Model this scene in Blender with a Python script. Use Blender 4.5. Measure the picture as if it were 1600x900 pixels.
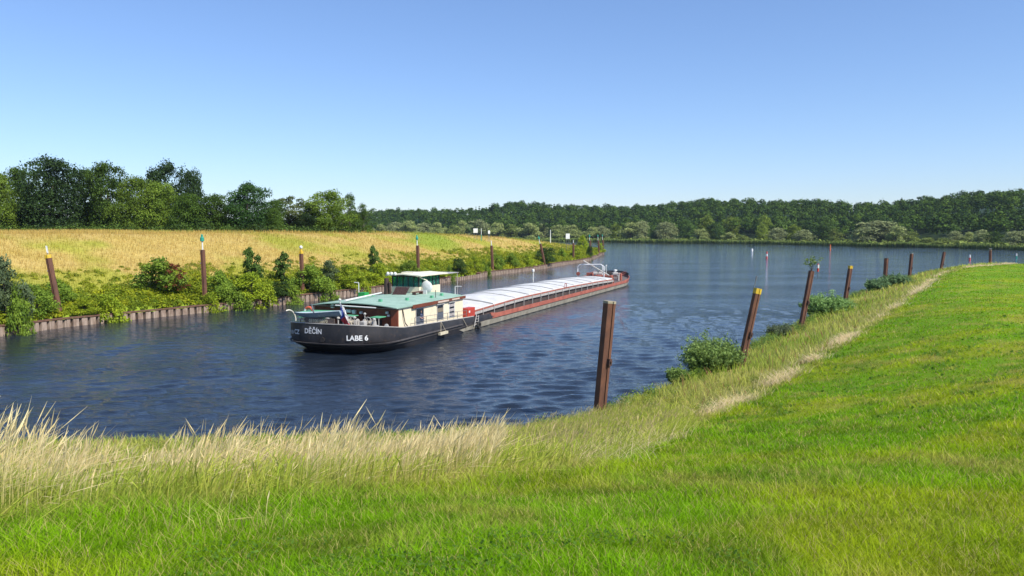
import bpy, math, random
import numpy as np
from mathutils import Vector, Matrix, Quaternion
R = math.radians
rng = np.random.RandomState(7)
random.seed(7)
for o in list(bpy.data.objects): bpy.data.objects.remove(o)
scn = bpy.context.scene
COL = scn.collection

# ------------------------------------------------------------------ camera
F = 1244.0; PITCH = math.atan(90 / F); H = 10.0
cam_d = bpy.data.cameras.new('camera'); cam = bpy.data.objects.new('camera', cam_d); COL.objects.link(cam)
cam.location = (0, 0, H); cam.rotation_euler = (math.pi / 2 - PITCH, 0, 0)
cam_d.sensor_width = 36; cam_d.lens = 36 * F / 1600; cam_d.clip_start = 0.1; cam_d.clip_end = 20000
scn.camera = cam
scn.render.resolution_x = 1024; scn.render.resolution_y = 576

# ------------------------------------------------------------------ light
SUN_EL = R(47); SUN_AZ = R(128)            # azimuth clockwise from +Y: right and a little behind the camera
w = bpy.data.worlds.new('World'); scn.world = w; w.use_nodes = True
nt = w.node_tree; nt.nodes.clear()
sky = nt.nodes.new('ShaderNodeTexSky'); sky.sky_type = 'NISHITA'; sky.sun_disc = False
sky.sun_elevation = SUN_EL; sky.sun_rotation = SUN_AZ; sky.altitude = 0
sky.air_density = 1.0; sky.dust_density = 0.15; sky.ozone_density = 5.5
bg = nt.nodes.new('ShaderNodeBackground'); bg.inputs['Strength'].default_value = 0.108
wo = nt.nodes.new('ShaderNodeOutputWorld')
gm_ = nt.nodes.new('ShaderNodeGamma'); gm_.inputs['Gamma'].default_value = 0.90
tint = nt.nodes.new('ShaderNodeMix'); tint.data_type = 'RGBA'; tint.blend_type = 'MULTIPLY'; tint.inputs[0].default_value = 1.0; tint.inputs[7].default_value = (1.11, 1.18, 1.38, 1)
nt.links.new(sky.outputs[0], gm_.inputs[0]); nt.links.new(gm_.outputs[0], tint.inputs[6]); nt.links.new(tint.outputs[2], bg.inputs[0])
nt.links.new(bg.outputs[0], wo.inputs[0])
sd = bpy.data.lights.new('sun', 'SUN'); sd.energy = 5.0; sd.angle = R(0.53); sd.color = (1.0, 0.955, 0.86)
sun = bpy.data.objects.new('sun', sd); COL.objects.link(sun)
sv = Vector((math.sin(SUN_AZ) * math.cos(SUN_EL), math.cos(SUN_AZ) * math.cos(SUN_EL), math.sin(SUN_EL)))
sun.rotation_euler = sv.to_track_quat('Z', 'Y').to_euler(); sun.location = (60, -40, 80)
scn.view_settings.view_transform = 'Standard'; scn.view_settings.look = 'None'
scn.view_settings.exposure = 0.42; scn.view_settings.gamma = 1

# ------------------------------------------------------------------ helpers
def ray(px, py):
    a = (px - 800) / F; b = (450 - py) / F
    return np.array([a, math.cos(PITCH) + b * math.sin(PITCH), -math.sin(PITCH) + b * math.cos(PITCH)])
def at_z(px, py, z=0.0):
    r = ray(px, py); t = (z - H) / r[2]; return np.array([0, 0, H]) + t * r
def at_d(px, py, d):
    r = ray(px, py); return np.array([0, 0, H]) + r * (d / r[1])
def proj(p):
    x, y, z = p[0], p[1], p[2] - H
    d = y * math.cos(PITCH) - z * math.sin(PITCH); u = y * math.sin(PITCH) + z * math.cos(PITCH)
    return 800 + F * x / d, 450 - F * u / d

def vnoise(x, y, seed=0):
    xi = np.floor(x).astype(np.int64); yi = np.floor(y).astype(np.int64)
    fx = x - xi; fy = y - yi; fx = fx * fx * (3 - 2 * fx); fy = fy * fy * (3 - 2 * fy)
    def h(i, j):
        n = (i * 374761393 + j * 668265263 + seed * 1442695) & 0x7fffffff
        n = ((n ^ (n >> 13)) * 1274126177) & 0x7fffffff
        return ((n ^ (n >> 16)) & 0xffff) / 65535.0
    return (h(xi, yi) * (1 - fx) + h(xi + 1, yi) * fx) * (1 - fy) + (h(xi, yi + 1) * (1 - fx) + h(xi + 1, yi + 1) * fx) * fy
def fbm(x, y, seed=0, o=3):
    v = 0; a = 0.5; t = 0
    for k in range(o):
        v = v + a * vnoise(x * 2 ** k, y * 2 ** k, seed + k * 17); t += a; a *= 0.5
    return v / t

def tag(o, label=None, cat=None, group=None, kind=None):
    if label: o['label'] = label
    if cat: o['category'] = cat
    if group: o['group'] = group
    if kind: o['kind'] = kind
    return o
def link(name, me, mat=None, parent=None):
    o = bpy.data.objects.new(name, me); COL.objects.link(o)
    if mat is not None:
        for m in (mat if isinstance(mat, (list, tuple)) else [mat]): me.materials.append(m)
    if parent is not None: o.parent = parent
    return o
def empty(name, loc=(0, 0, 0), rz=0.0):
    o = bpy.data.objects.new(name, None); COL.objects.link(o); o.location = loc; o.rotation_euler = (0, 0, rz)
    o.empty_display_size = 0.3; return o
def copy_tree(o, parent=None):
    kids = [c for c in o.children]
    c = o.copy(); COL.objects.link(c); c.parent = parent
    for k in kids: copy_tree(k, c)
    return c
def mesh_np(name, V, Fc, col=None, smooth=False):
    """V (N,3); Fc (M,k) array with constant k; col (N,3)"""
    V = np.asarray(V, np.float32); Fc = np.asarray(Fc, np.int32); M, k = Fc.shape
    me = bpy.data.meshes.new(name)
    me.vertices.add(len(V)); me.vertices.foreach_set('co', V.ravel())
    me.loops.add(M * k); me.loops.foreach_set('vertex_index', Fc.ravel())
    me.polygons.add(M); me.polygons.foreach_set('loop_start', np.arange(0, M * k, k, dtype=np.int32))
    try: me.polygons.foreach_set('loop_total', np.full(M, k, np.int32))
    except Exception: pass
    if smooth: me.polygons.foreach_set('use_smooth', np.ones(M, bool))
    if col is not None:
        a = me.color_attributes.new('Col', 'FLOAT_COLOR', 'POINT')
        c = np.ones((len(V), 4), np.float32); c[:, :3] = col; a.data.foreach_set('color', c.ravel())
    me.update(calc_edges=True); return me
class MB:
    def __init__(s): s.v = []; s.f = []; s.m = []
    def add(s, vs, fs, mi=0):
        b = len(s.v); s.v += [tuple(map(float, v)) for v in vs]
        s.f += [tuple(i + b for i in f) for f in fs]; s.m += [mi] * len(fs); return s
    def box(s, x0, x1, y0, y1, z0, z1, mi=0):
        vs = [(x, y, z) for z in (z0, z1) for y in (y0, y1) for x in (x0, x1)]
        return s.add(vs, [(0, 2, 3, 1), (4, 5, 7, 6), (0, 1, 5, 4), (2, 6, 7, 3), (0, 4, 6, 2), (1, 3, 7, 5)], mi)
    def tube(s, p0, p1, r0, r1=None, n=8, mi=0, caps=True):
        r1 = r0 if r1 is None else r1
        p0 = Vector(p0); p1 = Vector(p1); d = (p1 - p0)
        if d.length < 1e-6: return s
        q = d.to_track_quat('Z', 'Y'); vs = []
        for p, r in ((p0, r0), (p1, r1)):
            for k in range(n):
                a = 2 * math.pi * k / n; vs.append(p + q @ Vector((r * math.cos(a), r * math.sin(a), 0)))
        fs = [(k, (k + 1) % n, n + (k + 1) % n, n + k) for k in range(n)]
        if caps: fs += [tuple(range(n - 1, -1, -1)), tuple(range(n, 2 * n))]
        return s.add(vs, fs, mi)
    def path(s, pts, r, n=6, mi=0):
        for a, b in zip(pts[:-1], pts[1:]): s.tube(a, b, r, r, n, mi)
        return s
    def lathe(s, c, prof, n=14, mi=0, axis='z'):
        vs = []
        for (r, h) in prof:
            for k in range(n):
                a = 2 * math.pi * k / n; x, y = r * math.cos(a), r * math.sin(a)
                p = {'z': (x, y, h), 'x': (h, x, y), 'y': (x, h, y)}[axis]
                vs.append((c[0] + p[0], c[1] + p[1], c[2] + p[2]))
        fs = []
        for j in range(len(prof) - 1):
            for k in range(n): fs.append((j * n + k, j * n + (k + 1) % n, (j + 1) * n + (k + 1) % n, (j + 1) * n + k))
        fs += [tuple(range(n - 1, -1, -1)), tuple((len(prof) - 1) * n + k for k in range(n))]
        return s.add(vs, fs, mi)
    def torus(s, c, R0, r0, axis='x', n=20, m=8, mi=0, frac=1.0):
        vs = []; fs = []; N = n
        for i in range(N + (0 if frac >= 1 else 1)):
            a = 2 * math.pi * i / N * frac
            for j in range(m):
                b = 2 * math.pi * j / m; rr = R0 + r0 * math.cos(b); h = r0 * math.sin(b)
                p = {'x': (h, rr * math.cos(a), rr * math.sin(a)), 'y': (rr * math.cos(a), h, rr * math.sin(a)), 'z': (rr * math.cos(a), rr * math.sin(a), h)}[axis]
                vs.append((c[0] + p[0], c[1] + p[1], c[2] + p[2]))
        M = N if frac >= 1 else N
        for i in range(M):
            i2 = (i + 1) % N if frac >= 1 else i + 1
            for j in range(m): fs.append((i * m + j, i2 * m + j, i2 * m + (j + 1) % m, i * m + (j + 1) % m))
        return s.add(vs, fs, mi)
    def prism(s, poly, z0, z1, mi=0):
        n = len(poly)
        vs = [(x, y, z0) for x, y in poly] + [(x, y, z1) for x, y in poly]
        fs = [(k, (k + 1) % n, n + (k + 1) % n, n + k) for k in range(n)] + [tuple(range(n - 1, -1, -1)), tuple(range(n, 2 * n))]
        return s.add(vs, fs, mi)
    def build(s, name, mat, parent=None, smooth=False, bevel=0):
        me = bpy.data.meshes.new(name); me.from_pydata(s.v, [], s.f); me.update()
        for i, p in enumerate(me.polygons):
            p.material_index = s.m[i]; p.use_smooth = smooth
        o = link(name, me, mat, parent)
        if smooth:
            try: me.set_sharp_from_angle(angle=R(40))
            except Exception: pass
        if bevel:
            b = o.modifiers.new('bevel', 'BEVEL'); b.width = bevel; b.segments = 2; b.limit_method = 'ANGLE'
        return o

# ------------------------------------------------------------------ materials
def newmat(name):
    m = bpy.data.materials.new(name); m.use_nodes = True; t = m.node_tree; t.nodes.clear()
    out = t.nodes.new('ShaderNodeOutputMaterial'); return m, t, out
def N(t, k, **kw):
    n = t.nodes.new(k)
    for a, b in kw.items(): setattr(n, a, b)
    return n
def worn(name, c1, c2=None, rough=0.6, scale=1.5, metal=0.0, streak=0.0, bump=0.15, detail=6, contrast=(0.35, 0.7), c3=None, fine=12.0):
    """paint / metal / concrete with patches, vertical streaks and fine grain"""
    m, t, out = newmat(name); L = t.links.new
    c2 = c2 or tuple(x * 0.65 for x in c1)
    tc = N(t, 'ShaderNodeTexCoord'); mp = N(t, 'ShaderNodeMapping'); L(tc.outputs['Object'], mp.inputs[0])
    mp.inputs['Scale'].default_value = (1, 1, 1 - streak * 0.85)
    n1 = N(t, 'ShaderNodeTexNoise'); n1.inputs['Scale'].default_value = scale; n1.inputs['Detail'].default_value = detail; n1.inputs['Roughness'].default_value = 0.65
    L(mp.outputs[0], n1.inputs['Vector'])
    r = N(t, 'ShaderNodeValToRGB'); L(n1.outputs['Fac'], r.inputs[0])
    r.color_ramp.elements[0].position = contrast[0]; r.color_ramp.elements[0].color = (*c2, 1)
    r.color_ramp.elements[1].position = contrast[1]; r.color_ramp.elements[1].color = (*c1, 1)
    n2 = N(t, 'ShaderNodeTexNoise'); n2.inputs['Scale'].default_value = fine; n2.inputs['Detail'].default_value = 4
    L(tc.outputs['Object'], n2.inputs['Vector'])
    mx = N(t, 'ShaderNodeMix', data_type='RGBA'); L(r.outputs[0], mx.inputs[6])
    mx.inputs[7].default_value = (*(c3 or tuple(x * 0.5 for x in c2)), 1)
    r2 = N(t, 'ShaderNodeValToRGB'); L(n2.outputs['Fac'], r2.inputs[0]); r2.color_ramp.elements[0].position = 0.58; r2.color_ramp.elements[1].position = 0.8
    r2.color_ramp.elements[1].color = (0.75, 0.75, 0.75, 1)
    L(r2.outputs[0], mx.inputs[0])
    p = N(t, 'ShaderNodeBsdfPrincipled'); L(mx.outputs[2], p.inputs['Base Color']); p.inputs['Roughness'].default_value = rough; p.inputs['Metallic'].default_value = metal
    b = N(t, 'ShaderNodeBump'); b.inputs['Strength'].default_value = bump; b.inputs['Distance'].default_value = 0.02
    L(n1.outputs['Fac'], b.inputs['Height']); L(b.outputs[0], p.inputs['Normal']); L(p.outputs[0], out.inputs[0]); return m
def foliage(name, trans=0.35, rough=0.55, gloss=0.25, sat=1.0):
    m, t, out = newmat(name); L = t.links.new
    a = N(t, 'ShaderNodeVertexColor', layer_name='Col')
    oi = N(t, 'ShaderNodeObjectInfo'); hs = N(t, 'ShaderNodeHueSaturation'); hs.inputs['Saturation'].default_value = sat
    mr = N(t, 'ShaderNodeMapRange'); L(oi.outputs['Random'], mr.inputs[0]); mr.inputs[3].default_value = 0.85; mr.inputs[4].default_value = 1.18
    L(mr.outputs[0], hs.inputs['Value']); L(a.outputs[0], hs.inputs['Color'])
    p = N(t, 'ShaderNodeBsdfPrincipled'); L(hs.outputs[0], p.inputs['Base Color']); p.inputs['Roughness'].default_value = rough
    p.inputs['Specular IOR Level'].default_value = gloss
    tr = N(t, 'ShaderNodeBsdfTranslucent'); hs2 = N(t, 'ShaderNodeHueSaturation'); hs2.inputs['Hue'].default_value = 0.485; hs2.inputs['Value'].default_value = 1.5
    L(hs.outputs[0], hs2.inputs['Color']); L(hs2.outputs[0], tr.inputs[0])
    mx = N(t, 'ShaderNodeMixShader'); mx.inputs[0].default_value = trans; L(p.outputs[0], mx.inputs[1]); L(tr.outputs[0], mx.inputs[2]); L(mx.outputs[0], out.inputs[0])
    return m
def groundmat(name, nscale=3.0, amount=0.35, bump=0.5):
    m, t, out = newmat(name); L = t.links.new
    a = N(t, 'ShaderNodeVertexColor', layer_name='Col'); tc = N(t, 'ShaderNodeTexCoord')
    n1 = N(t, 'ShaderNodeTexNoise'); n1.inputs['Scale'].default_value = nscale; n1.inputs['Detail'].default_value = 8; n1.inputs['Roughness'].default_value = 0.75
    L(tc.outputs['Object'], n1.inputs['Vector'])
    mr = N(t, 'ShaderNodeMapRange'); L(n1.outputs['Fac'], mr.inputs[0]); mr.inputs[1].default_value = 0.25; mr.inputs[2].default_value = 0.75
    mr.inputs[3].default_value = 1 - amount; mr.inputs[4].default_value = 1 + amount
    hs = N(t, 'ShaderNodeHueSaturation'); L(a.outputs[0], hs.inputs['Color']); L(mr.outputs[0], hs.inputs['Value'])
    p = N(t, 'ShaderNodeBsdfPrincipled'); L(hs.outputs[0], p.inputs['Base Color']); p.inputs['Roughness'].default_value = 0.9; p.inputs['Specular IOR Level'].default_value = 0.1
    b = N(t, 'ShaderNodeBump'); b.inputs['Strength'].default_value = bump; b.inputs['Distance'].default_value = 0.15
    L(n1.outputs['Fac'], b.inputs['Height']); L(b.outputs[0], p.inputs['Normal']); L(p.outputs[0], out.inputs[0]); return m

M_leaf = foliage('leaf_clusters', 0.28, gloss=0.12)
M_blade = foliage('grass_blades', 0.40, rough=0.75, gloss=0.06)
M_far = foliage('far_leaves', 0.15, rough=0.8, gloss=0.05)
M_ground = groundmat('turf_ground', 4.0, 0.3, 0.5)
M_field = groundmat('dry_field', 0.8, 0.25, 0.8)
M_bark = worn('bark', (0.11, 0.085, 0.06), (0.05, 0.04, 0.03), 0.9, 3)

# ------------------------------------------------------------------ shorelines and terrain functions
def P2(pts, px=True): return np.array([at_z(*q)[:2] for q in pts]) if px else np.array(pts, float)
def seg_dist(x, y, line):
    """signed distance to an open polyline, positive on its right hand side"""
    best = np.full(x.shape, 1e18); sgn = np.ones(x.shape)
    for a, b in zip(line[:-1], line[1:]):
        d = b - a; L2 = d @ d; t = ((x - a[0]) * d[0] + (y - a[1]) * d[1]) / L2; t = np.clip(t, 0, 1)
        dx = x - (a[0] + t * d[0]); dy = y - (a[1] + t * d[1]); q = dx * dx + dy * dy
        s = np.sign(dy * d[0] - dx * d[1]); m = q < best - 1e-9
        sgn = np.where(m, -s, sgn); best = np.where(m, q, best)
    return np.sqrt(best) * np.where(sgn == 0, 1, sgn)
NEAR = np.array([(-260, 10), (-60, 33), (-30, 35), (-10, 36), (0, 37.2), (4.0, 40.3), (17.6, 61.5), (29, 80.5), (45, 108.5), (64.6, 138.6), (83.2, 166.3), (100.3, 186.3), (129, 216), (180, 235), (420, 240)], float)
HEAD = np.vstack([np.array([(-90, -60), (-62, 25), (-52, 58)]), P2([(0, 525), (92, 512), (200, 500), (300, 490), (400, 481), (545, 463), (690, 442), (772, 430), (847, 420), (922, 407), (942, 397)]),
                  np.array([(38, 372), (20, 395), (-40, 410), (-700, 420)])])
FAR = np.array([(-1500, 1150), (-700, 980), (-300, 850), (-60, 760), (81, 695), (105, 657), (150, 625), (188, 590), (209, 521), (231, 480), (250, 446), (259, 402), (275, 330), (330, 240), (500, 120)], float)

def sstep(a, b, x): t = np.clip((x - a) / (b - a), 0, 1); return t * t * (3 - 2 * t)
def softmin(a, b, k): 
    h = np.clip(0.5 + 0.5 * (b - a) / k, 0, 1); return b * (1 - h) + a * h - k * h * (1 - h)
def z_near(x, y):
    d = seg_dist(x, y, NEAR)
    cap = np.interp(y, [-60, 0, 4, 10, 20, 40, 80, 150, 180, 220], [9.2, 8.75, 8.15, 6.9, 6.0, 4.9, 3.75, 3.05, 2.3, 0.9])
    prof = np.where(d > 0, 0.35 + 0.262 * d * (1 - 0.16 * np.sin(np.pi * np.clip(d / 32, 0, 1)) * (1 - sstep(-2, 22, x))), 0.35 + 0.9 * d)
    z = softmin(prof, cap, 0.9) + (fbm(x / 5, y / 5, 3) - 0.5) * 0.28 * np.clip(d / 8, 0, 1)
    return np.maximum(z, -2.5)
def z_head(x, y):
    d = -seg_dist(x, y, HEAD)
    crest = np.interp(y, [60, 212, 250, 285, 320, 355, 420], [9.5, 9.45, 8.2, 6.6, 4.4, 2.2, 1.0]) 
    prof = np.where(d > 0.3, 1.12 + 0.245 * (d - 0.3), -2.5)
    z = softmin(prof, crest, 1.2) + (fbm(x / 9, y / 9, 5) - 0.5) * 0.5 * np.clip(d / 12, 0, 1)
    return np.maximum(z, -2.5)
SKY = [(-400, 322), (400, 334), (580, 334), (640, 329), (700, 331), (760, 327), (800, 321), (850, 323), (900, 326), (960, 327), (1010, 328), (1050, 321), (1110, 316), (1200, 320), (1250, 318), (1330, 324), (1400, 319), (1500, 312), (1600, 306), (1800, 298), (2200, 290)]
def z_far(x, y):
    d = -seg_dist(x, y, FAR)
    px = 800 + F * x / np.maximum(y, 1)
    sk = np.interp(px, [s[0] for s in SKY], [s[1] for s in SKY])
    rr = 200.0
    yc = y + np.maximum(rr - d, -80) * 0.8
    top = 10 + (360 - sk) * yc / F - 15
    k = np.clip((d - 45) / (rr - 45), 0, 1); k = k * k * (3 - 2 * k)
    z = np.where(d > 0, 0.6 + np.minimum(d, 30) * 0.03, -1.5 + 0.2 * np.clip(d, -5, 0)) + np.maximum(top, 3) * k * (d > 45)
    return z + (fbm(x / 60, y / 60, 11) - 0.5) * 6 * k

def polar(name, f, r0, r1, nr, a0, a1, na, mat, colf, kind='structure'):
    r = np.geomspace(r0, r1, nr); a = np.radians(np.linspace(a0, a1, na)); rr, aa = np.meshgrid(r, a, indexing='ij')
    x = rr * np.sin(aa); y = rr * np.cos(aa); z = f(x, y)
    V = np.stack([x, y, z], -1).reshape(-1, 3); i = np.arange(nr * na).reshape(nr, na)
    Fc = np.stack([i[:-1, :-1], i[:-1, 1:], i[1:, 1:], i[1:, :-1]], -1).reshape(-1, 4)
    Fc = Fc[(V[Fc][:, :, 2] > -1.4).any(1)]
    c = colf(V[:, 0], V[:, 1])
    o = link(name, mesh_np(name, V, Fc[:, ::-1], c, True), mat); tag(o, kind=kind); return o
def mixc(c1, c2, t): t = np.asarray(t)[..., None]; return np.asarray(c1) * (1 - t) + np.asarray(c2) * t

# mown edge, traced on the ground
def on_near(px, py):
    r = ray(px, py); t = np.linspace(3, 260, 9000); X = r[0] * t; Y = r[1] * t; Z = H + r[2] * t
    hit = np.where(Z < z_near(X, Y))[0]; k = hit[0] if len(hit) else -1; return (X[k], Y[k])
MOWN = np.array([(-60, 4), (-25, 6.5)] + [on_near(*q) for q in [(-60, 838), (60, 818), (200, 800), (340, 792), (480, 780), (640, 768), (800, 752), (900, 738), (980, 716), (1100, 655), (1210, 607), (1300, 550), (1380, 500), (1440, 455), (1478, 427)]] + [(125, 195), (170, 215), (420, 218)], float)
def mown_d(x, y): return seg_dist(x, y, MOWN)      # > 0 on the mown side
def col_near(x, y):
    md = mown_d(x, y)
    n = fbm(x / 3.5, y / 3.5, 21); n2 = fbm(x / 1.1, y / 1.1, 33); n3 = fbm(x / 14, y / 14, 8)
    g = mixc((0.115, 0.235, 0.004), (0.205, 0.265, 0.009), sstep(0.35, 0.72, n))
    g = mixc(g, (0.30, 0.25, 0.06), sstep(0.50, 0.78, n2) * sstep(0.36, 0.6, n3) * 0.6)
    n4 = fbm(x / 0.8, y / 1.6, 57); g = mixc(g, (0.085, 0.16, 0.008), sstep(0.52, 0.75, n4) * 0.7)
    # mowing stripes running with the bank
    st = 0.5 + 0.5 * np.sin(md * 2 * math.pi / 4.2 + 1.0)
    g = g * (0.96 + 0.07 * st)[..., None]
    dry = sstep(6, 22, md) * sstep(20, 34, y) * 0.5
    g = mixc(g, (0.27, 0.23, 0.04), dry * sstep(0.35, 0.6, n3))
    rough = mixc((0.15, 0.18, 0.03), (0.27, 0.25, 0.07), sstep(0.35, 0.65, n))
    return mixc(rough, g, sstep(-0.5, 0.35, md + (n2 - 0.5) * 1.5))
def col_head(x, y):
    d = -seg_dist(x, y, HEAD)
    n = fbm(x / 10, y / 10, 41); n2 = fbm(x / 3, y / 3, 43); n3 = fbm(x / 22 + 9, y / 22, 49)
    g = mixc((0.48, 0.355, 0.125), (0.39, 0.29, 0.07), n2)
    g = mixc(g, (0.30, 0.31, 0.04), sstep(0.48, 0.72, n) * 0.85)
    g = mixc(g, (0.20, 0.28, 0.03), sstep(0.55, 0.78, n3) * 0.7)
    return mixc((0.20, 0.27, 0.025), g, sstep(5, 13, d + (n - 0.5) * 9))
def col_far(x, y):
    d = -seg_dist(x, y, FAR)
    return mixc(mixc((0.09, 0.15, 0.03), (0.2, 0.2, 0.06), sstep(0.5, 0.7, fbm(x / 25, y / 25, 3))), (0.018, 0.035, 0.012), sstep(35, 55, d))

polar('grass_bank', z_near, 0.4, 460, 330, -115, 115, 560, M_ground, col_near)
polar('headland', z_head, 55, 560, 260, -85, 12, 420, M_field, col_head)
polar('hillside', z_far, 150, 1900, 200, -62, 72, 300, M_field, col_far)
gm = MB().box(-9000, 9000, -9000, 9000, -6, -3).build('ground', worn('river_bed', (0.05, 0.05, 0.03)), None); tag(gm, kind='structure')

# ------------------------------------------------------------------ water
def ocean_heights(x, y, cell):
    z = np.zeros_like(x); g = np.random.RandomState(3)
    patch = 0.75 + 0.5 * fbm(x / 18, y / 30, 61)
    for k in range(64):
        lam = 0.35 * (2.0 / 0.35) ** (g.rand()) ; a = g.normal(R(100), R(27)); K = 2 * math.pi / lam
        amp = 0.0064 * lam ** 0.8; ph = g.rand() * 6.28
        fade = np.clip(lam / (2.6 * cell) - 1, 0, 1)
        wx = x + 0.8 * vnoise(x / 6, y / 6, k); 
        z += amp * fade * np.sin(K * (wx * math.cos(a) + y * math.sin(a)) + ph)
    # wake of the barge: arcs behind the stern, diverging bow wave
    th = R(21.3); bu = (math.sin(th), math.cos(th)); bv = (math.cos(th), -math.sin(th))
    u = x * bu[0] + y * bu[1] - 55.5; v = x * bv[0] + y * bv[1] + 37.45
    rr = np.hypot(u, v); ang = np.abs(np.arctan2(v, -u)); wob = 1.2 * fbm(x / 5, y / 5, 19)
    z2 = 0.030 * np.sin(2 * math.pi * (rr + wob * 2) / 2.6) * np.exp(-rr / 26) * np.clip(1.1 - ang / 0.95, 0, 1) * np.clip(rr / 3, 0, 1)
    ub = 95 + 0 * u; du = ub - u; off = np.abs(v) - 2.5 - 0.30 * du
    z3 = (0.07 * np.exp(-(off / 0.8) ** 2) - 0.04 * np.exp(-((off + 1.8) / 1.0) ** 2)) * np.clip(du / 2, 0, 1) * np.exp(-np.maximum(du, 0) / 22)
    return z * patch + z2 + z3
nr, na = 860, 800
r = np.geomspace(22, 1500, nr); aa_ = np.radians(np.linspace(-62, 62, na)); rr, aa = np.meshgrid(r, aa_, indexing='ij')
wx = rr * np.sin(aa); wy = rr * np.cos(aa); cell = np.maximum(rr * (math.log(1500 / 22) / nr), rr * (R(124) / na))
wz = ocean_heights(wx, wy, cell)
V = np.stack([wx, wy, wz], -1).reshape(-1, 3); i = np.arange(nr * na).reshape(nr, na)
Fc = np.stack([i[:-1, :-1], i[:-1, 1:], i[1:, 1:], i[1:, :-1]], -1).reshape(-1, 4)[:, ::-1]
m, t, out = newmat('river_water'); L = t.links.new
p = N(t, 'ShaderNodeBsdfPrincipled'); p.inputs['Base Color'].default_value = (0.013, 0.019, 0.030, 1); p.inputs['Roughness'].default_value = 0.04; p.inputs['IOR'].default_value = 1.333
tc = N(t, 'ShaderNodeTexCoord'); mp = N(t, 'ShaderNodeMapping'); mp.inputs['Scale'].default_value = (1.0, 2.3, 1); mp.inputs['Rotation'].default_value = (0, 0, R(-12)); L(tc.outputs['Object'], mp.inputs[0])
n1 = N(t, 'ShaderNodeTexNoise'); n1.inputs['Scale'].default_value = 1.6; n1.inputs['Detail'].default_value = 6; n1.inputs['Roughness'].default_value = 0.62; n1.inputs['Distortion'].default_value = 0.6; L(mp.outputs[0], n1.inputs['Vector'])
n2 = N(t, 'ShaderNodeTexNoise'); n2.inputs['Scale'].default_value = 0.035; n2.inputs['Detail'].default_value = 3; L(mp.outputs[0], n2.inputs['Vector'])
mr = N(t, 'ShaderNodeMapRange'); L(n2.outputs['Fac'], mr.inputs[0]); mr.inputs[1].default_value = 0.35; mr.inputs[2].default_value = 0.65; mr.inputs[3].default_value = 0.35; mr.inputs[4].default_value = 1.0
b = N(t, 'ShaderNodeBump'); L(mr.outputs[0], b.inputs['Strength']); b.inputs['Distance'].default_value = 0.10; L(n1.outputs['Fac'], b.inputs['Height']); L(b.outputs[0], p.inputs['Normal']); L(p.outputs[0], out.inputs[0])
M_water = m
tag(link('river_water', mesh_np('river_water', V, Fc, None, True), M_water), kind='structure')
wl = MB(); 
for (x0, x1, y0, y1) in ((-9000, 9000, 1320, 9000),): wl.box(x0, x1, y0, y1, -2.2, -0.15)
tag(wl.build('far_water', M_water), kind='structure')

# ------------------------------------------------------------------ foliage makers
def leaf_quads(C, size, Nrm, colr, aspect=0.55, g=rng):
    """diamond shaped leaf clumps"""
    n = len(C); Nrm = Nrm / (np.linalg.norm(Nrm, axis=1, keepdims=True) + 1e-9)
    t = g.normal(size=(n, 3)); t -= (t * Nrm).sum(1, keepdims=True) * Nrm; t /= np.linalg.norm(t, axis=1, keepdims=True) + 1e-9
    b = np.cross(Nrm, t); s = (size * g.uniform(0.6, 1.4, n))[:, None] if np.ndim(size) == 0 else (size * g.uniform(0.7, 1.3, n))[:, None]
    bend = Nrm * s * 0.25
    V = np.stack([C - t * s, C + b * s * aspect + bend * g.uniform(-1, 1, (n, 1)), C + t * s, C - b * s * aspect + bend * g.uniform(-1, 1, (n, 1))], 1).reshape(-1, 3)
    Fc = np.arange(4 * n).reshape(n, 4)
    return V, Fc, np.repeat(colr, 4, 0)
def crown_points(lobes, n, g, shell=0.62, squash=1.0):
    """points spread in the shells of many small overlapping puffs"""
    w = np.array([l[3] ** 2 for l in lobes]); w /= w.sum(); idx = g.choice(len(lobes), n, p=w); Lb = np.array(lobes)[idx]
    d = g.normal(size=(n, 3)); d /= np.linalg.norm(d, axis=1, keepdims=True)
    d[:, 2] = np.where(d[:, 2] < -0.4, -d[:, 2] * 0.5, d[:, 2])
    rad = Lb[:, 3] * (shell + (1 - shell) * g.rand(n) ** 0.6) * (1 + 0.16 * np.sin(d[:, 0] * 9 + idx) * np.sin(d[:, 1] * 8 + idx * 2) + 0.1 * g.normal(size=n))
    C = Lb[:, :3] + d * rad[:, None] * np.array([1, 1, squash]); return C, d, idx
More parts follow.
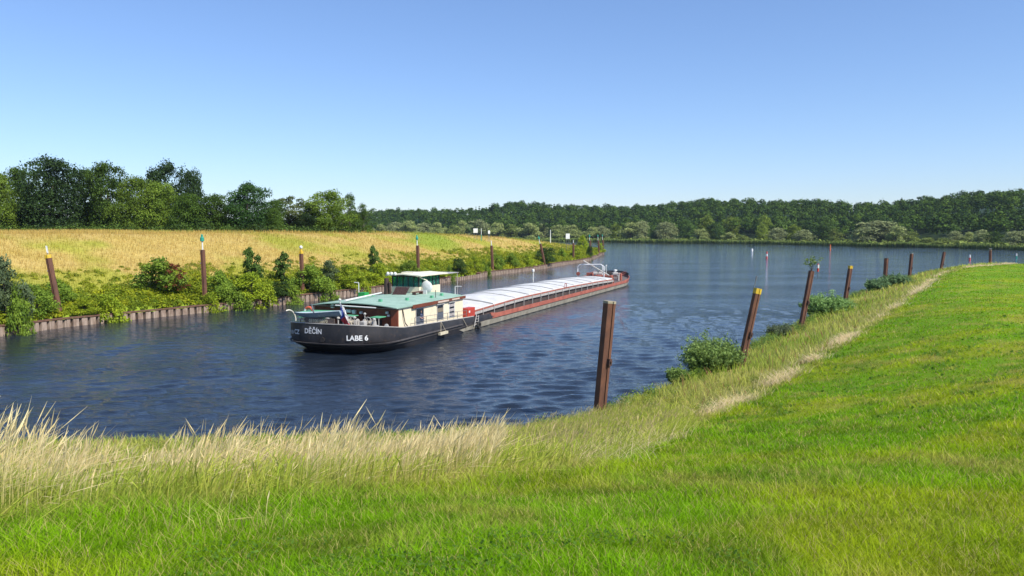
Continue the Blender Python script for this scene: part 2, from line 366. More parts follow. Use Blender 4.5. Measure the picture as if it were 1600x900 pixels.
def make_tree(name, kind, seed, leafsize, nleaf, dark, light, mat=None, trunk=True):
    """unit tree: height 1, half-width about 0.5 x spread"""
    g = np.random.RandomState(seed); mat = mat or M_leaf
    lobes = []
    if kind in ('oak', 'round', 'loose', 'tall'):
        nl, rlo, rhi, fill = {'oak': (84, 0.10, 0.19, 0.6), 'round': (84, 0.10, 0.18, 0.5), 'loose': (52, 0.06, 0.125, 0.6), 'tall': (60, 0.07, 0.14, 0.5)}[kind]
        ph = g.rand(6) * 6.28
        for k in range(nl):
            a = g.rand() * 6.283; h = (k + g.rand()) / nl
            if kind == 'tall': env = 0.42 * (1 - 0.8 * h ** 2.2) + 0.03
            else: env = 0.44 * (max(0.0, 1 - (abs(h - 0.38) / 0.64) ** 2.6)) ** 0.5 + 0.02
            env *= 1 + 0.20 * math.sin(2 * a + ph[0]) * math.sin(5 * h + ph[1]) + 0.14 * math.sin(5 * a + ph[2] + 9 * h)
            r_ = g.uniform(rlo, rhi) * (1.1 - 0.35 * h); q = max(0, env - r_ * 0.6) * g.rand() ** fill
            lobes.append((q * math.cos(a), q * math.sin(a), 0.05 + 0.89 * h - (0 if h < 0.9 else 0.02), r_))
    elif kind == 'shrub':
        for k in range(24):
            a = g.rand() * 6.283; h = g.rand() ** 1.3; env = 0.44 * math.sqrt(max(0.03, 1 - h ** 2.2)); q = env * g.rand() ** 0.5
            lobes.append((q * math.cos(a), q * math.sin(a), 0.06 + 0.76 * h, g.uniform(0.11, 0.22)))
    elif kind == 'sapling':
        for k in range(30):
            a = g.rand() * 6.283; h = (k + 0.5) / 30; q = 0.42 * math.sin(math.pi * (0.2 + 0.76 * h)) * g.rand()
            lobes.append((q * math.cos(a), q * math.sin(a), 0.12 + 0.83 * h, g.uniform(0.07, 0.14)))
    C, d, idx = crown_points(lobes, nleaf, g)
    C[:, 2] = np.maximum(C[:, 2], 0.01)
    nrm = d * 0.75 + g.normal(size=d.shape) * 0.55 + np.array([0, 0, 0.25])
    lt = g.rand(len(lobes))[idx] * 0.6 + g.rand(nleaf) * 0.4
    c = mixc(dark, light, lt) * g.uniform(0.75, 1.2, (nleaf, 1))
    V, Fc, cc = leaf_quads(C, leafsize, nrm, c, 0.6, g)
    root = empty(name)
    link('crown', mesh_np('crown', V, Fc, cc), mat, root)
    if trunk:
        mb = MB(); top = 0.62
        mb.tube((0, 0, -0.06), (0.01, 0, 0.28), 0.032, 0.024, 8); mb.tube((0.01, 0, 0.28), (0, 0.01, top), 0.024, 0.011, 7)
        big = sorted(lobes, key=lambda l: -l[3])[:16]
        for l in big:
            z0 = max(0.12, min(top, l[2] * 0.55)); mb.tube((0.005, 0.005, z0), (l[0] * 0.9, l[1] * 0.9, l[2]), 0.011, 0.003, 5)
        mb.build('trunk', M_bark, root, True)
    return root
ORD = ['first', 'second', 'third', 'fourth', 'fifth', 'sixth', 'seventh', 'eighth', 'ninth', 'tenth', 'eleventh', 'twelfth', 'thirteenth', 'fourteenth', 'fifteenth', 'sixteenth', 'seventeenth', 'eighteenth', 'nineteenth', 'twentieth']
ORD += ['twenty ' + s for s in ORD[:9]] + ['thirtieth'] + ['thirty ' + s for s in ORD[:9]] + ['fortieth'] + ['forty ' + s for s in ORD[:9]] + ['fiftieth'] + ['fifty ' + s for s in ORD[:9]] + ['sixtieth']

# ------------------------------------------------------------------ grove behind the dyke
G_dark = ((0.014, 0.030, 0.010), (0.045, 0.085, 0.022)); G_mid = ((0.030, 0.065, 0.010), (0.105, 0.175, 0.026)); G_lite = ((0.065, 0.12, 0.014), (0.19, 0.27, 0.034)); G_deep = ((0.022, 0.060, 0.014), (0.070, 0.150, 0.030)); G_olive = ((0.05, 0.075, 0.02), (0.15, 0.18, 0.055))
NL = 15000
protos = {'dark_oak': make_tree('broadleaf_tree', 'oak', 1, 0.0150, NL, *G_dark), 'mid_oak': make_tree('broadleaf_tree', 'oak', 2, 0.0150, NL, *G_mid),
          'lite_tall': make_tree('broadleaf_tree', 'oak', 3, 0.0150, NL, *G_lite), 'deep_round': make_tree('broadleaf_tree', 'round', 4, 0.0155, NL, *G_deep),
          'olive_loose': make_tree('broadleaf_tree', 'loose', 5, 0.0165, 7000, *G_olive), 'mid_tall': make_tree('broadleaf_tree', 'tall', 6, 0.012, 7000, *G_mid), 'lite_round': make_tree('broadleaf_tree', 'round', 8, 0.0150, NL, *G_lite)}
grove = [  # px centre, top y, half width px, depth, kind, label
    (-70, 258, 55, 178, 'mid_oak', 'tree cut off by the left edge of the grove'),
    (4, 270, 30, 172, 'lite_tall', 'sunlit tree at the left edge, left of the big dark tree'),
    (36, 260, 32, 182, 'mid_oak', 'mid green tree close beside the left of the big dark tree'),
    (86, 247, 54, 176, 'dark_oak', 'very dark broad tree, the biggest on the left of the grove'),
    (136, 262, 32, 186, 'mid_oak', 'green tree rising just behind the right of the big dark tree'),
    (172, 252, 36, 180, 'mid_oak', 'tall green tree with a pointed top near the left of the grove'),
    (212, 276, 36, 172, 'lite_tall', 'lower bright green tree in front of the spreading dark tree'),
    (262, 254, 40, 190, 'dark_oak', 'dark tree with a ragged high top in the middle of the grove'),
    (304, 266, 25, 192, 'dark_oak', 'dark slim tree with sky gaps, right shoulder of the ragged tree'),
    (252, 283, 34, 174, 'lite_round', 'bright green tree under the ragged dark tree'),
    (300, 300, 30, 171, 'mid_oak', 'low green tree below the dark slim tree'),
    (338, 302, 36, 173, 'mid_oak', 'low bushy tree left of the round crowned tree'),
    (389, 285, 40, 175, 'deep_round', 'round crowned deep green tree in the middle right of the grove'),
    (424, 322, 22, 172, 'mid_oak', 'small tree at the right foot of the round crowned tree'),
    (453, 304, 34, 178, 'olive_loose', 'thin olive tree with sky showing through its crown'),
    (430, 310, 24, 178, 'mid_oak', 'green tree filling in left of the thin olive tree'),
    (484, 316, 24, 180, 'mid_oak', 'green tree filling in right of the thin olive tree'),
    (478, 332, 22, 172, 'dark_oak', 'small dark tree between the thin olive tree and the pale tree'),
    (513, 297, 38, 172, 'lite_round', 'pale green broad tree near the right end of the grove'),
    (547, 301, 28, 176, 'mid_tall', 'darker upright tree second from the right end of the grove'),
    (568, 316, 20, 173, 'mid_tall', 'slim tree at the right end of the grove')]
def put_tree(proto, first, X, Y, Z, hgt, wid, rot):
    t = protos[proto] if (proto not in first) else copy_tree(protos[proto]); first.add(proto)
    t.location = (X, Y, Z); t.scale = (wid, wid, hgt); t.rotation_euler = (0, 0, rot); return t
used = set()
for (px, ty, hw, D, k, lab) in grove:
    D = D + max(0, px - 380) * 0.17
    X = (px - 800) / F * D; Z = float(z_head(np.array([X]), np.array([D]))[0]); top = 10 + (360 - ty) * D / F
    wd = hw * D / F / 0.45
    t = put_tree(k, used, X, D, Z - 0.4, (top - Z) / 0.97, wd, rng.rand() * 6.28)
    tag(t, lab, 'tree', 'trees of the grove on the dyke')
# undergrowth at the foot of the grove
def stuff_leaves(name, lumps, per, size, dark, light, mat, label=None, nz=0.3, aspect=0.6, shell=0.5, squash=1.0, cat=None):
    g = np.random.RandomState(abs(hash(name)) % 1000 if False else len(name) * 7)
    L_ = np.array(lumps); n = len(L_) * per; idx = np.repeat(np.arange(len(L_)), per); d = g.normal(size=(n, 3)); d /= np.linalg.norm(d, axis=1, keepdims=True); d[:, 2] = np.abs(d[:, 2])
    rad = L_[idx, 3] * (shell + (1 - shell) * g.rand(n)) * (1 + 0.15 * g.normal(size=n)); C = L_[idx, :3] + d * rad[:, None] * np.array([1, 1, squash])
    lt = np.clip(g.rand(len(L_))[idx] * 0.7 + g.rand(n) * 0.3, 0, 1); c = mixc(dark, light, lt) * g.uniform(0.8, 1.2, (n, 1))
    if L_.shape[1] > 4: c = c * L_[idx, 4:7]
    sz = size * L_[idx, 3] ** 0.5
    V, Fc, cc = leaf_quads(C, sz, d + g.normal(size=d.shape) * 0.5 + np.array([0, 0, nz]), c, aspect, g)
    o = link(name, mesh_np(name, V, Fc, cc), mat); tag(o, label, cat, kind='stuff'); return o
lum = []
for k in range(150):
    px = rng.uniform(-60, 578); D = rng.uniform(164, 172) + max(0, px - 380) * 0.17; X = (px - 800) / F * D
    lum.append((X, D, float(z_head(np.array([X]), np.array([D]))[0]) - 0.2, rng.uniform(0.9, 2.4)))
stuff_leaves('undergrowth', lum, 170, 0.17, G_dark[0], G_mid[1], M_leaf, 'dark green undergrowth along the foot of the grove', cat='undergrowth')

# ------------------------------------------------------------------ headland vegetation
def along_head(u):
    """point on the quay line at fraction of pixel column"""
    return u
HL = HEAD[3:14]; HLpx = np.array([proj((q[0], q[1], 0))[0] for q in HL])
def quay(px, off=0.0):
    X = np.interp(px, HLpx, HL[:, 0]); Y = np.interp(px, HLpx, HL[:, 1])
    k = max(0, min(len(HL) - 2, int(np.searchsorted(HLpx, px)) - 1)); d = HL[k + 1] - HL[k]; d = d / np.linalg.norm(d); n = np.array([-d[1], d[0]])
    return np.array([X, Y]) + n * off, d, n
def zh(p): return float(z_head(np.array([p[0]]), np.array([p[1]]))[0])
lum = []
HS = np.concatenate([[0], np.cumsum(np.linalg.norm(np.diff(HEAD, axis=0), axis=1))])
for k in range(7600):
    s = 118 + (HS[14] - 118) * rng.rand() ** 1.25; j = np.searchsorted(HS, s) - 1; a = HEAD[j]; bq = HEAD[j + 1]; tt = (s - HS[j]) / (HS[j + 1] - HS[j]); q = a + (bq - a) * tt; d = (bq - a) / np.linalg.norm(bq - a); n = np.array([-d[1], d[0]])
    dens = fbm(np.array([s / 16.0]), np.array([0.5]), 71)[0]
    off = 0.3 + rng.gamma(1.6, 3.6) * (0.65 + dens)
    c = q + n * off
    if off > 17: continue
    rad = rng.uniform(0.4, 1.15) * (1.15 if dens > 0.5 else 0.75) * (1.0 if off < 9 else 0.7)
    yl = rng.rand(); tint = (0.8 + 0.7 * yl, 0.85 + 0.35 * yl, 0.8)
    lum.append((c[0], c[1], zh(c) - rad * 0.25, rad) + tint)
stuff_leaves('quayside_weeds', lum, 110, 0.155, (0.105, 0.165, 0.012), (0.285, 0.365, 0.024), M_leaf, 'yellow green weeds and brambles covering the bank above the sheet pile wall', cat='weeds')

def blades(name, X, Y, Z, hgt, wid, lean, c0, c1, mat, seg=2, label=None, g=rng, cat=None, curve=0.35):
    n = len(X); a = g.rand(n) * 6.283; dx = np.cos(a); dy = np.sin(a); la = g.rand(n) * 6.283; lx = np.cos(la) * lean * hgt; ly = np.sin(la) * lean * hgt
    base = np.stack([X, Y, Z], -1); side = np.stack([dx, dy, np.zeros(n)], -1) * (wid / 2)[:, None]
    tip = base + np.stack([lx, ly, hgt], -1)
    if seg == 1:
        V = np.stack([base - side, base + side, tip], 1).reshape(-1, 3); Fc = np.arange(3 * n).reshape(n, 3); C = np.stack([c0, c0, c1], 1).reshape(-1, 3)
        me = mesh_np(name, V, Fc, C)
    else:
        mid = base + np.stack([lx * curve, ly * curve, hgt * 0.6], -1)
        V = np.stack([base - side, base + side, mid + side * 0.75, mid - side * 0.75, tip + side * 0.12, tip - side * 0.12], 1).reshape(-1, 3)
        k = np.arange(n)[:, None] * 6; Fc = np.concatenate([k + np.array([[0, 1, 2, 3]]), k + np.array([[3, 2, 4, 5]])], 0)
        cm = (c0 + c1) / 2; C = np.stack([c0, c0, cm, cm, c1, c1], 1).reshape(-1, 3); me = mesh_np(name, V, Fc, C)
    o = link(name, me, mat); tag(o, label, cat, kind='stuff'); return o
# dry grass of the headland
n = 260000; s = rng.rand(n); az = np.radians(rng.uniform(-52, 8, n)); rad_ = 78 * (360 / 78.0) ** rng.rand(n)
X = rad_ * np.sin(az); Y = rad_ * np.cos(az); d = -seg_dist(X, Y, HEAD); keep = (d > 4 + 5 * rng.rand(n)) & (d < 75); X = X[keep]; Y = Y[keep]; rad_ = rad_[keep]; n = len(X)
c = col_head(X, Y) * rng.uniform(0.8, 1.3, (n, 1))
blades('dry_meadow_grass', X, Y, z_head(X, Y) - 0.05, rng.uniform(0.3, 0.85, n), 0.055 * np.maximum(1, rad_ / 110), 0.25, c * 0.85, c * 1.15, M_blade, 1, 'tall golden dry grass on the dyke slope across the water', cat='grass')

# ------------------------------------------------------------------ individual shrubs on the headland
shr = {'green': make_tree('shrub', 'shrub', 21, 0.025, 5200, (0.085, 0.155, 0.018), (0.24, 0.34, 0.040)), 'yellow': make_tree('shrub', 'shrub', 22, 0.025, 5200, (0.15, 0.22, 0.015), (0.36, 0.43, 0.028)),
       'willow': make_tree('shrub', 'shrub', 23, 0.023, 6000, (0.06, 0.09, 0.04), (0.18, 0.24, 0.11)), 'dark': make_tree('shrub', 'shrub', 24, 0.025, 5200, (0.03, 0.065, 0.015), (0.09, 0.15, 0.03)),
       'sapling': make_tree('sapling', 'sapling', 25, 0.034, 2200, (0.05, 0.10, 0.018), (0.15, 0.24, 0.045))}
protos.update(shr)
def shrub(kind, px, off, ytop, hw, lab, name='shrub', cat='shrub', grp='shrubs on the bank above the sheet pile wall'):
    q, d, n = quay(px, 0)
    # slide along the view ray until it is `off` metres behind the quay
    X0, Y0 = q; r_ = np.array([(px - 800) / F, 1.0]); Y = Y0 + off / max(0.25, abs(r_ @ n)); X = r_[0] * Y; Z = zh((X, Y))
    top = 10 + (360 - ytop) * Y / F; wd = hw * Y / F / (0.27 if kind == 'sapling' else 0.5)
    t = put_tree(kind, used, X, Y, Z - 0.15, max(0.8, (top - Z) * 1.06), wd, rng.rand() * 6.28); tag(t, lab, cat, grp); return t
shrub('willow', 6, 1.2, 396, 34, 'big grey green shrub at the left edge of the photo above the wall')
shrub('green', 55, 1.5, 440, 30, 'green shrub between the left edge shrub and the leaning yellow capped pile')
shrub('green', 88, 4.0, 432, 26, 'green shrub right behind the leaning yellow capped pile')
shrub('yellow', 128, 1.2, 462, 24, 'low yellow green shrub just right of the leaning yellow capped pile')
shrub('yellow', 170, 0.2, 458, 34, 'yellow green shrub hanging over the gap in the wall')
shrub('green', 250, 6.0, 398, 42, 'solitary bush with a red tinged right side on the dry slope')
rb = make_tree('red_twig', 'loose', 31, 0.03, 900, (0.09, 0.035, 0.015), (0.22, 0.07, 0.03), trunk=False)
rb.name = 'shrub'; src = [o for o in bpy.data.objects if o.get('label', '').startswith('solitary bush')][0]
rb.location = (src.location.x + 2.1, src.location.y - 1.3, src.location.z + 0.2); rb.scale = (4.0, 4.0, 3.6)
tag(rb, 'reddish brown shrub growing into the right side of the solitary bush', 'shrub')
shrub('green', 345, 1.0, 418, 24, 'green shrub right of the pile with the white and green marker')
shrub('sapling', 390, 6.0, 390, 13, 'small bushy sapling left of the short yellow capped pile', 'sapling', 'sapling', 'saplings on the dry slope')
shrub('yellow', 392, 0.6, 424, 34, 'yellow green shrub over the water below the small bushy sapling')
shrub('sapling', 443, 5.0, 396, 11, 'forked sapling next to the short yellow capped pile', 'sapling', 'sapling', 'saplings on the dry slope')
shrub('dark', 432, 0.5, 436, 26, 'darker shrub over the water below the forked sapling')
shrub('green', 483, 0.5, 410, 30, 'green shrub at the foot of the short yellow capped pile')
shrub('willow', 512, 3.0, 404, 20, 'shrub with brownish twigs right of the short yellow capped pile')
shrub('yellow', 545, 0.8, 412, 28, 'yellow green shrub above the stern of the barge')
shrub('sapling', 583, 5.0, 386, 8, 'thin sapling standing alone left of the middle pile with green lamp', 'sapling', 'sapling', 'saplings on the dry slope')
shrub('yellow', 590, 1.0, 409, 24, 'yellow green shrub below the thin sapling')
shrub('green', 638, 1.5, 404, 18, 'green shrub left of the middle pile with green lamp')
shrub('yellow', 680, 1.2, 416, 20, 'low yellow green shrub right of the middle pile with green lamp')
shrub('dark', 716, 0.4, 401, 14, 'dark round shrub at the wall above the white wheelhouse awning')
shrub('yellow', 742, 0.8, 400, 13, 'yellow green shrub right of the dark round shrub')
shrub('green', 776, 0.6, 394, 13, 'shrub at the foot of the pile with the plain white post')
shrub('green', 800, 0.6, 393, 13, 'shrub right of the pile with the plain white post')
shrub('yellow', 826, 0.8, 397, 12, 'yellow green shrub left of the large dark bush')
shrub('dark', 853, 0.4, 384, 20, 'large dark green bush around the pile with pale marker')
shrub('green', 878, 2.5, 387, 7, 'narrow upright shrub right of the large dark bush')
shrub('yellow', 899, 1.0, 387, 11, 'yellow green shrub at the foot of the last single pile')
shrub('dark', 921, 0.4, 381, 7, 'dark shrub growing over the wall near the headland tip')
shrub('yellow', 937, 1.5, 379, 9, 'yellow green shrub on the headland tip beside the pile cluster')
shrub('yellow', 911, 14.0, 367, 10, 'bright yellow green bush on the skyline of the headland tip')

for (px, off, yt, hw, kd, lab) in [(330, -0.3, 455, 26, 'yellow', 'yellow green shrub drooping over the water right of the pile with white post'), (365, -0.4, 440, 30, 'green', 'green shrub drooping over the water, halfway between the two piles left of the barge'),
        (412, -0.4, 436, 30, 'yellow', 'yellow green shrub drooping over the water below the two saplings'), (455, -0.3, 432, 28, 'green', 'green shrub drooping over the water just left of the barge stern'), (182, -0.5, 470, 22, 'yellow', 'low shrub hiding the broken part of the wall'),
        (505, -0.3, 430, 26, 'green', 'green shrub drooping over the wall behind the flag of the barge'), (560, -0.2, 425, 24, 'yellow', 'yellow green shrub drooping over the wall behind the green roof'), (22, -0.3, 440, 26, 'green', 'green shrub drooping over the wall at the left edge'),
        (758, -0.1, 404, 10, 'green', 'small shrub touching the water left of the pile with the plain white post'), (703, 0.0, 412, 11, 'green', 'small shrub touching the wall left of the dark round shrub')]:
    shrub(kd, px, off, yt, hw, lab)

# ------------------------------------------------------------------ sheet pile wall (one wall, its cap a part)
M_sheet = worn('weathered_sheet_pile', (0.40, 0.31, 0.245), (0.18, 0.12, 0.085), 0.85, 1.6, streak=0.6, c3=(0.06, 0.035, 0.025), bump=0.4)
M_cap = worn('rusty_cap', (0.17, 0.085, 0.05), (0.09, 0.045, 0.03), 0.85, 3)
wall = empty('sheet_pile_wall', (float(HEAD[3][0]), float(HEAD[3][1]), 0)); tag(wall, 'weathered corrugated sheet pile wall along the headland waterline', 'wall')
mb = MB(); cp = MB(); s = 30.0; pts = []
while s < HS[14]:
    j = np.searchsorted(HS, s, side='right') - 1; j = min(j, len(HEAD) - 2); a = HEAD[j]; bq = HEAD[j + 1]; d = (bq - a) / (HS[j + 1] - HS[j]); q = a + d * (s - HS[j]); n = np.array([-d[1], d[0]])
    pts.append((q, d, n, s)); s += 0.95
def wtop(s): return 0.90 + 0.10 * math.sin(s * 0.11) - (0.22 if 92 < s % 140 < 104 else 0)
o0 = HEAD[3]
prev = None
for (q, d, n, s) in pts:
    prof = [(0, 0.0), (0.36, 0.0), (0.44, -0.42), (0.62, -0.42), (0.70, 0.0), (0.95, 0.0)]; zt = wtop(s) - rng.rand() * 0.06
    jig = rng.uniform(-0.03, 0.03)
    vs = []
    for (aa1, bb) in prof:
        c = q + d * aa1 - n * (bb + 0.45 + jig) * 1.0 - np.array([0, 0]); 
        for z in (-0.7, zt): vs.append((c[0] - o0[0], c[1] - o0[1], z))
    mb.add(vs, [(2 * k, 2 * k + 2, 2 * k + 3, 2 * k + 1) for k in range(len(prof) - 1)])
    if prev is not None and not (92 < s % 140 < 104):
        cap = [];
        for (qq, dd, nn, ss) in (prev, (q, d, n, s)):
            for off in (-0.50, 0.25):
                c = qq + nn * off
                for z in (wtop(ss) + 0.02, wtop(ss) + 0.15): cap.append((c[0] - o0[0], c[1] - o0[1], z))
        cp.add(cap, [(0, 4, 5, 1), (2, 3, 7, 6), (1, 5, 7, 3), (0, 2, 6, 4)])
    prev = (q, d, n, s)
wo_ = mb.build('sheet_piling', M_sheet, wall); cp.build('cap_beam', M_cap, wall)

# ------------------------------------------------------------------ far shore: willows, trees, reeds, forest
G_wil = ((0.15, 0.18, 0.075), (0.36, 0.40, 0.18))
protos['willow_tree'] = make_tree('willow_tree', 'oak', 51, 0.022, 6000, *G_wil, mat=M_far); protos['willow_round'] = make_tree('willow_tree', 'shrub', 52, 0.024, 5000, (0.15, 0.19, 0.06), (0.36, 0.41, 0.14), mat=M_far)
protos['alder'] = make_tree('broadleaf_tree', 'oak', 53, 0.022, 5000, (0.035, 0.075, 0.018), (0.11, 0.18, 0.035), mat=M_far); protos['light'] = make_tree('broadleaf_tree', 'round', 54, 0.022, 5000, (0.10, 0.15, 0.02), (0.25, 0.32, 0.045), mat=M_far)
protos['olive_bush'] = make_tree('shrub', 'shrub', 55, 0.03, 1800, (0.09, 0.13, 0.03), (0.24, 0.29, 0.07), mat=M_far)
shore = []   # px, top y, half width, offset behind shoreline (m), kind
far_list = [(595, 350, 13, 40, 'willow_round'), (618, 347, 16, 45, 'willow_tree'), (640, 344, 17, 40, 'willow_round'), (664, 348, 14, 50, 'willow_tree'), (684, 347, 14, 35, 'willow_round'), (708, 350, 14, 45, 'olive_bush'), (722, 344, 12, 60, 'willow_round'),
            (750, 343, 18, 45, 'willow_tree'), (776, 347, 13, 40, 'willow_round'), (800, 349, 14, 50, 'olive_bush'), (826, 348, 18, 35, 'willow_round'), (846, 350, 13, 60, 'willow_tree'), (872, 351, 11, 30, 'willow_round'), (893, 351, 14, 35, 'willow_round'),
            (925, 354, 13, 22, 'willow_round'), (941, 353, 13, 30, 'willow_tree'), (962, 350, 9, 50, 'light'), (985, 347, 17, 18, 'willow_round'), (1003, 345, 12, 25, 'willow_tree'), (1022, 352, 10, 15, 'alder'), (1040, 347, 18, 14, 'willow_tree'),
            (1071, 344, 13, 30, 'alder'), (1095, 357, 12, 16, 'willow_round'), (1104, 337, 14, 60, 'light'), (1122, 352, 11, 20, 'alder'), (1140, 340, 14, 55, 'light'), (1138, 363, 12, 15, 'willow_round'), (1160, 367, 13, 14, 'olive_bush'), (1190, 350, 10, 40, 'light'),
            (1193, 337, 11, 60, 'light'), (1213, 356, 16, 16, 'willow_tree'), (1240, 352, 12, 25, 'light'), (1255, 359, 16, 12, 'willow_tree'), (1286, 340, 20, 45, 'alder'), (1303, 355, 10, 30, 'olive_bush'),
            (1373, 345, 38, 24, 'willow_tree'), (1346, 355, 16, 16, 'willow_round'), (1398, 352, 12, 18, 'willow_round'), (1422, 360, 13, 30, 'olive_bush'), (1447, 370, 18, 10, 'olive_bush'), (1475, 371, 16, 8, 'olive_bush'),
            (1490, 361, 13, 30, 'willow_tree'), (1513, 362, 12, 35, 'willow_round'), (1500, 374, 14, 8, 'olive_bush'), (1533, 359, 13, 30, 'willow_tree'), (1552, 362, 14, 20, 'alder'), (1585, 361, 18, 14, 'willow_tree'), (1610, 358, 18, 20, 'willow_tree')]
far_list.sort(key=lambda q: q[0])
LANDM = {'willow_tree': 'grey green willow', 'willow_round': 'domed pale willow', 'alder': 'dark green waterside tree', 'light': 'bright green tree', 'olive_bush': 'low olive green bush'}
count = {}
FARs = FAR
def far_point(px, off):
    # march along the view ray to the shoreline of the lake, then `off` metres inland
    rx = (px - 800) / F; Y = np.linspace(200, 1300, 5501); dd = -seg_dist(rx * Y, Y, FAR); k = np.where(dd > off)[0]; k = k[0]; return rx * Y[k], Y[k]
for (px, ty, hw, off, k) in far_list:
    X, Y = far_point(px, off); Z = float(z_far(np.array([X]), np.array([Y]))[0]); top = 10 + (360 - ty) * Y / F
    t = put_tree(k, used, X, Y, Z - 0.5, max(2.5, (top - Z + 0.5) * 1.03), hw * 1.2 * Y / F / 0.46, rng.rand() * 6.28)
    count[k] = count.get(k, 0) + 1
    nm = LANDM[k]
    side = 'left of the headland tip' if px < 945 else ('between headland tip and red white spar' if px < 1198 else ('between red white spar and orange spar' if px < 1297 else 'right of the orange spar'))
    lab = '%s on the far shore, %s of its kind from the left' % (nm, ORD[count[k] - 1])
    if px == 1373: lab = 'very broad silvery willow, the biggest tree on the far lake shore'
    tag(t, lab, 'bush' if k == 'olive_bush' else 'tree', {'willow_tree': 'willows on the far shore', 'willow_round': 'willows on the far shore', 'alder': 'dark trees on the far shore', 'light': 'bright trees on the far shore', 'olive_bush': 'bushes on the far shore'}[k])
# undergrowth + reeds on the far bank
lum = []
for k in range(900):
    px = rng.uniform(580, 1680); X, Y = far_point(px, 1 + rng.rand() * 34) if px > 900 else far_point(px, rng.rand() * 60); lum.append((X, Y, 0.6, rng.uniform(1.2, 3.4)))
stuff_leaves('shore_undergrowth', lum, 70, 0.5, (0.10, 0.15, 0.03), (0.24, 0.29, 0.07), M_far, 'low green scrub filling the far bank between the willows', cat='undergrowth')
n = 46000; jj = rng.uniform(0, 1, n); FS = np.concatenate([[0], np.cumsum(np.linalg.norm(np.diff(FAR, axis=0), axis=1))]); s = rng.uniform(FS[3], FS[13], n); j = np.searchsorted(FS, s) - 1; d_ = (FAR[j + 1] - FAR[j]) / (FS[j + 1] - FS[j])[:, None]; q = FAR[j] + d_ * (s - FS[j])[:, None]; nn = np.stack([-d_[:, 1], d_[:, 0]], -1)
wdt = 3 + 10 * fbm(s / 60, s * 0, 81); q = q + nn * (jj * wdt - 1.0)[:, None]
tall = 1.9 + 1.4 * fbm(s / 25, s * 0, 82)
cr = mixc((0.13, 0.20, 0.045), (0.24, 0.29, 0.08), rng.rand(n))
blades('reed_belt', q[:, 0], q[:, 1], np.zeros(n) - 0.1, tall * rng.uniform(0.8, 1.1, n), np.full(n, 0.8), 0.08, cr * 0.7, cr * 1.1, M_far, 2, 'green reed belt along the waterline of the far shore', cat='reeds')
# forest
g = np.random.RandomState(9); tr = []
cand = np.stack([g.uniform(-300, 900, 30000), g.uniform(250, 1300, 30000)], -1)
dd = -seg_dist(cand[:, 0], cand[:, 1], FAR); px = 800 + F * cand[:, 0] / cand[:, 1]; cand = cand[(dd > 52) & (dd < 260) & (px > 540) & (px < 1700)]
pick = []; grid = {}
for q in cand:
    key = (int(q[0] // 7.5), int(q[1] // 7.5))
    if key in grid: continue
    grid[key] = 1; pick.append(q)
pick = np.array(pick)[:4600]
zt = z_far(pick[:, 0], pick[:, 1]); nT = len(pick); hgt = g.uniform(8.5, 19, nT); tint = fbm(pick[:, 0] / 45, pick[:, 1] / 45, 91)
lum = []; cols = []
for q, z, h_, ti in zip(pick, zt, hgt, tint):
    w_ = 2.8 + 4.4 * g.rand() ** 1.5; con = (fbm(np.array([q[0] / 80]), np.array([q[1] / 80]), 97)[0] > 0.60) and g.rand() < 0.55
    tn = g.rand(); base = (0.9 + 0.9 * ti * tn, 0.95 + 0.65 * ti * tn, 0.9 + 0.1 * tn)
    if con:
        base = (0.55, 0.7, 0.85)
        w_ = min(w_, 4.2)
        for kk in range(5): lum.append((q[0], q[1], z + h_ * (0.40 + 0.13 * kk), w_ * (0.62 - 0.10 * kk)) + base)
    else:
        lum.append((q[0], q[1], z + h_ * 0.62, w_ * 1.05) + base)
        for kk in range(2): lum.append((q[0] + g.uniform(-2.5, 2.5), q[1] + g.uniform(-2.5, 2.5), z + h_ * g.uniform(0.72, 0.9), w_ * 0.6) + base)
stuff_leaves('hill_forest', lum, 72, 0.40, (0.016, 0.042, 0.011), (0.082, 0.140, 0.026), M_far, 'dark green mixed forest covering the hills beyond the lake', shell=0.75, cat='forest')

# ------------------------------------------------------------------ mooring piles
M_rust = worn('rusty_steel_pile', (0.185, 0.075, 0.038), (0.085, 0.036, 0.022), 0.78, 2.2, streak=0.75, c3=(0.045, 0.022, 0.016), bump=0.35, fine=20)
M_rustd = worn('dark_rust', (0.10, 0.045, 0.03), (0.05, 0.025, 0.02), 0.8, 2.5, streak=0.6)
M_conc = worn('concrete_pile_top', (0.42, 0.36, 0.25), (0.28, 0.24, 0.16), 0.9, 6)
M_yel = worn('yellow_paint', (0.72, 0.46, 0.02), (0.55, 0.36, 0.03), 0.55, 4)
M_wht = worn('white_paint', (0.74, 0.74, 0.72), (0.60, 0.60, 0.57), 0.5, 3)
M_grn = worn('lamp_green', (0.03, 0.33, 0.22), (0.02, 0.25, 0.17), 0.45, 3)
M_blk = worn('black_rubber', (0.02, 0.02, 0.02), (0.012, 0.012, 0.012), 0.7, 3)
M_red = worn('signal_red', (0.55, 0.05, 0.03), (0.42, 0.04, 0.03), 0.5, 3)
M_steel = worn('grey_steel', (0.22, 0.23, 0.24), (0.13, 0.13, 0.14), 0.5, 4, metal=0.3)
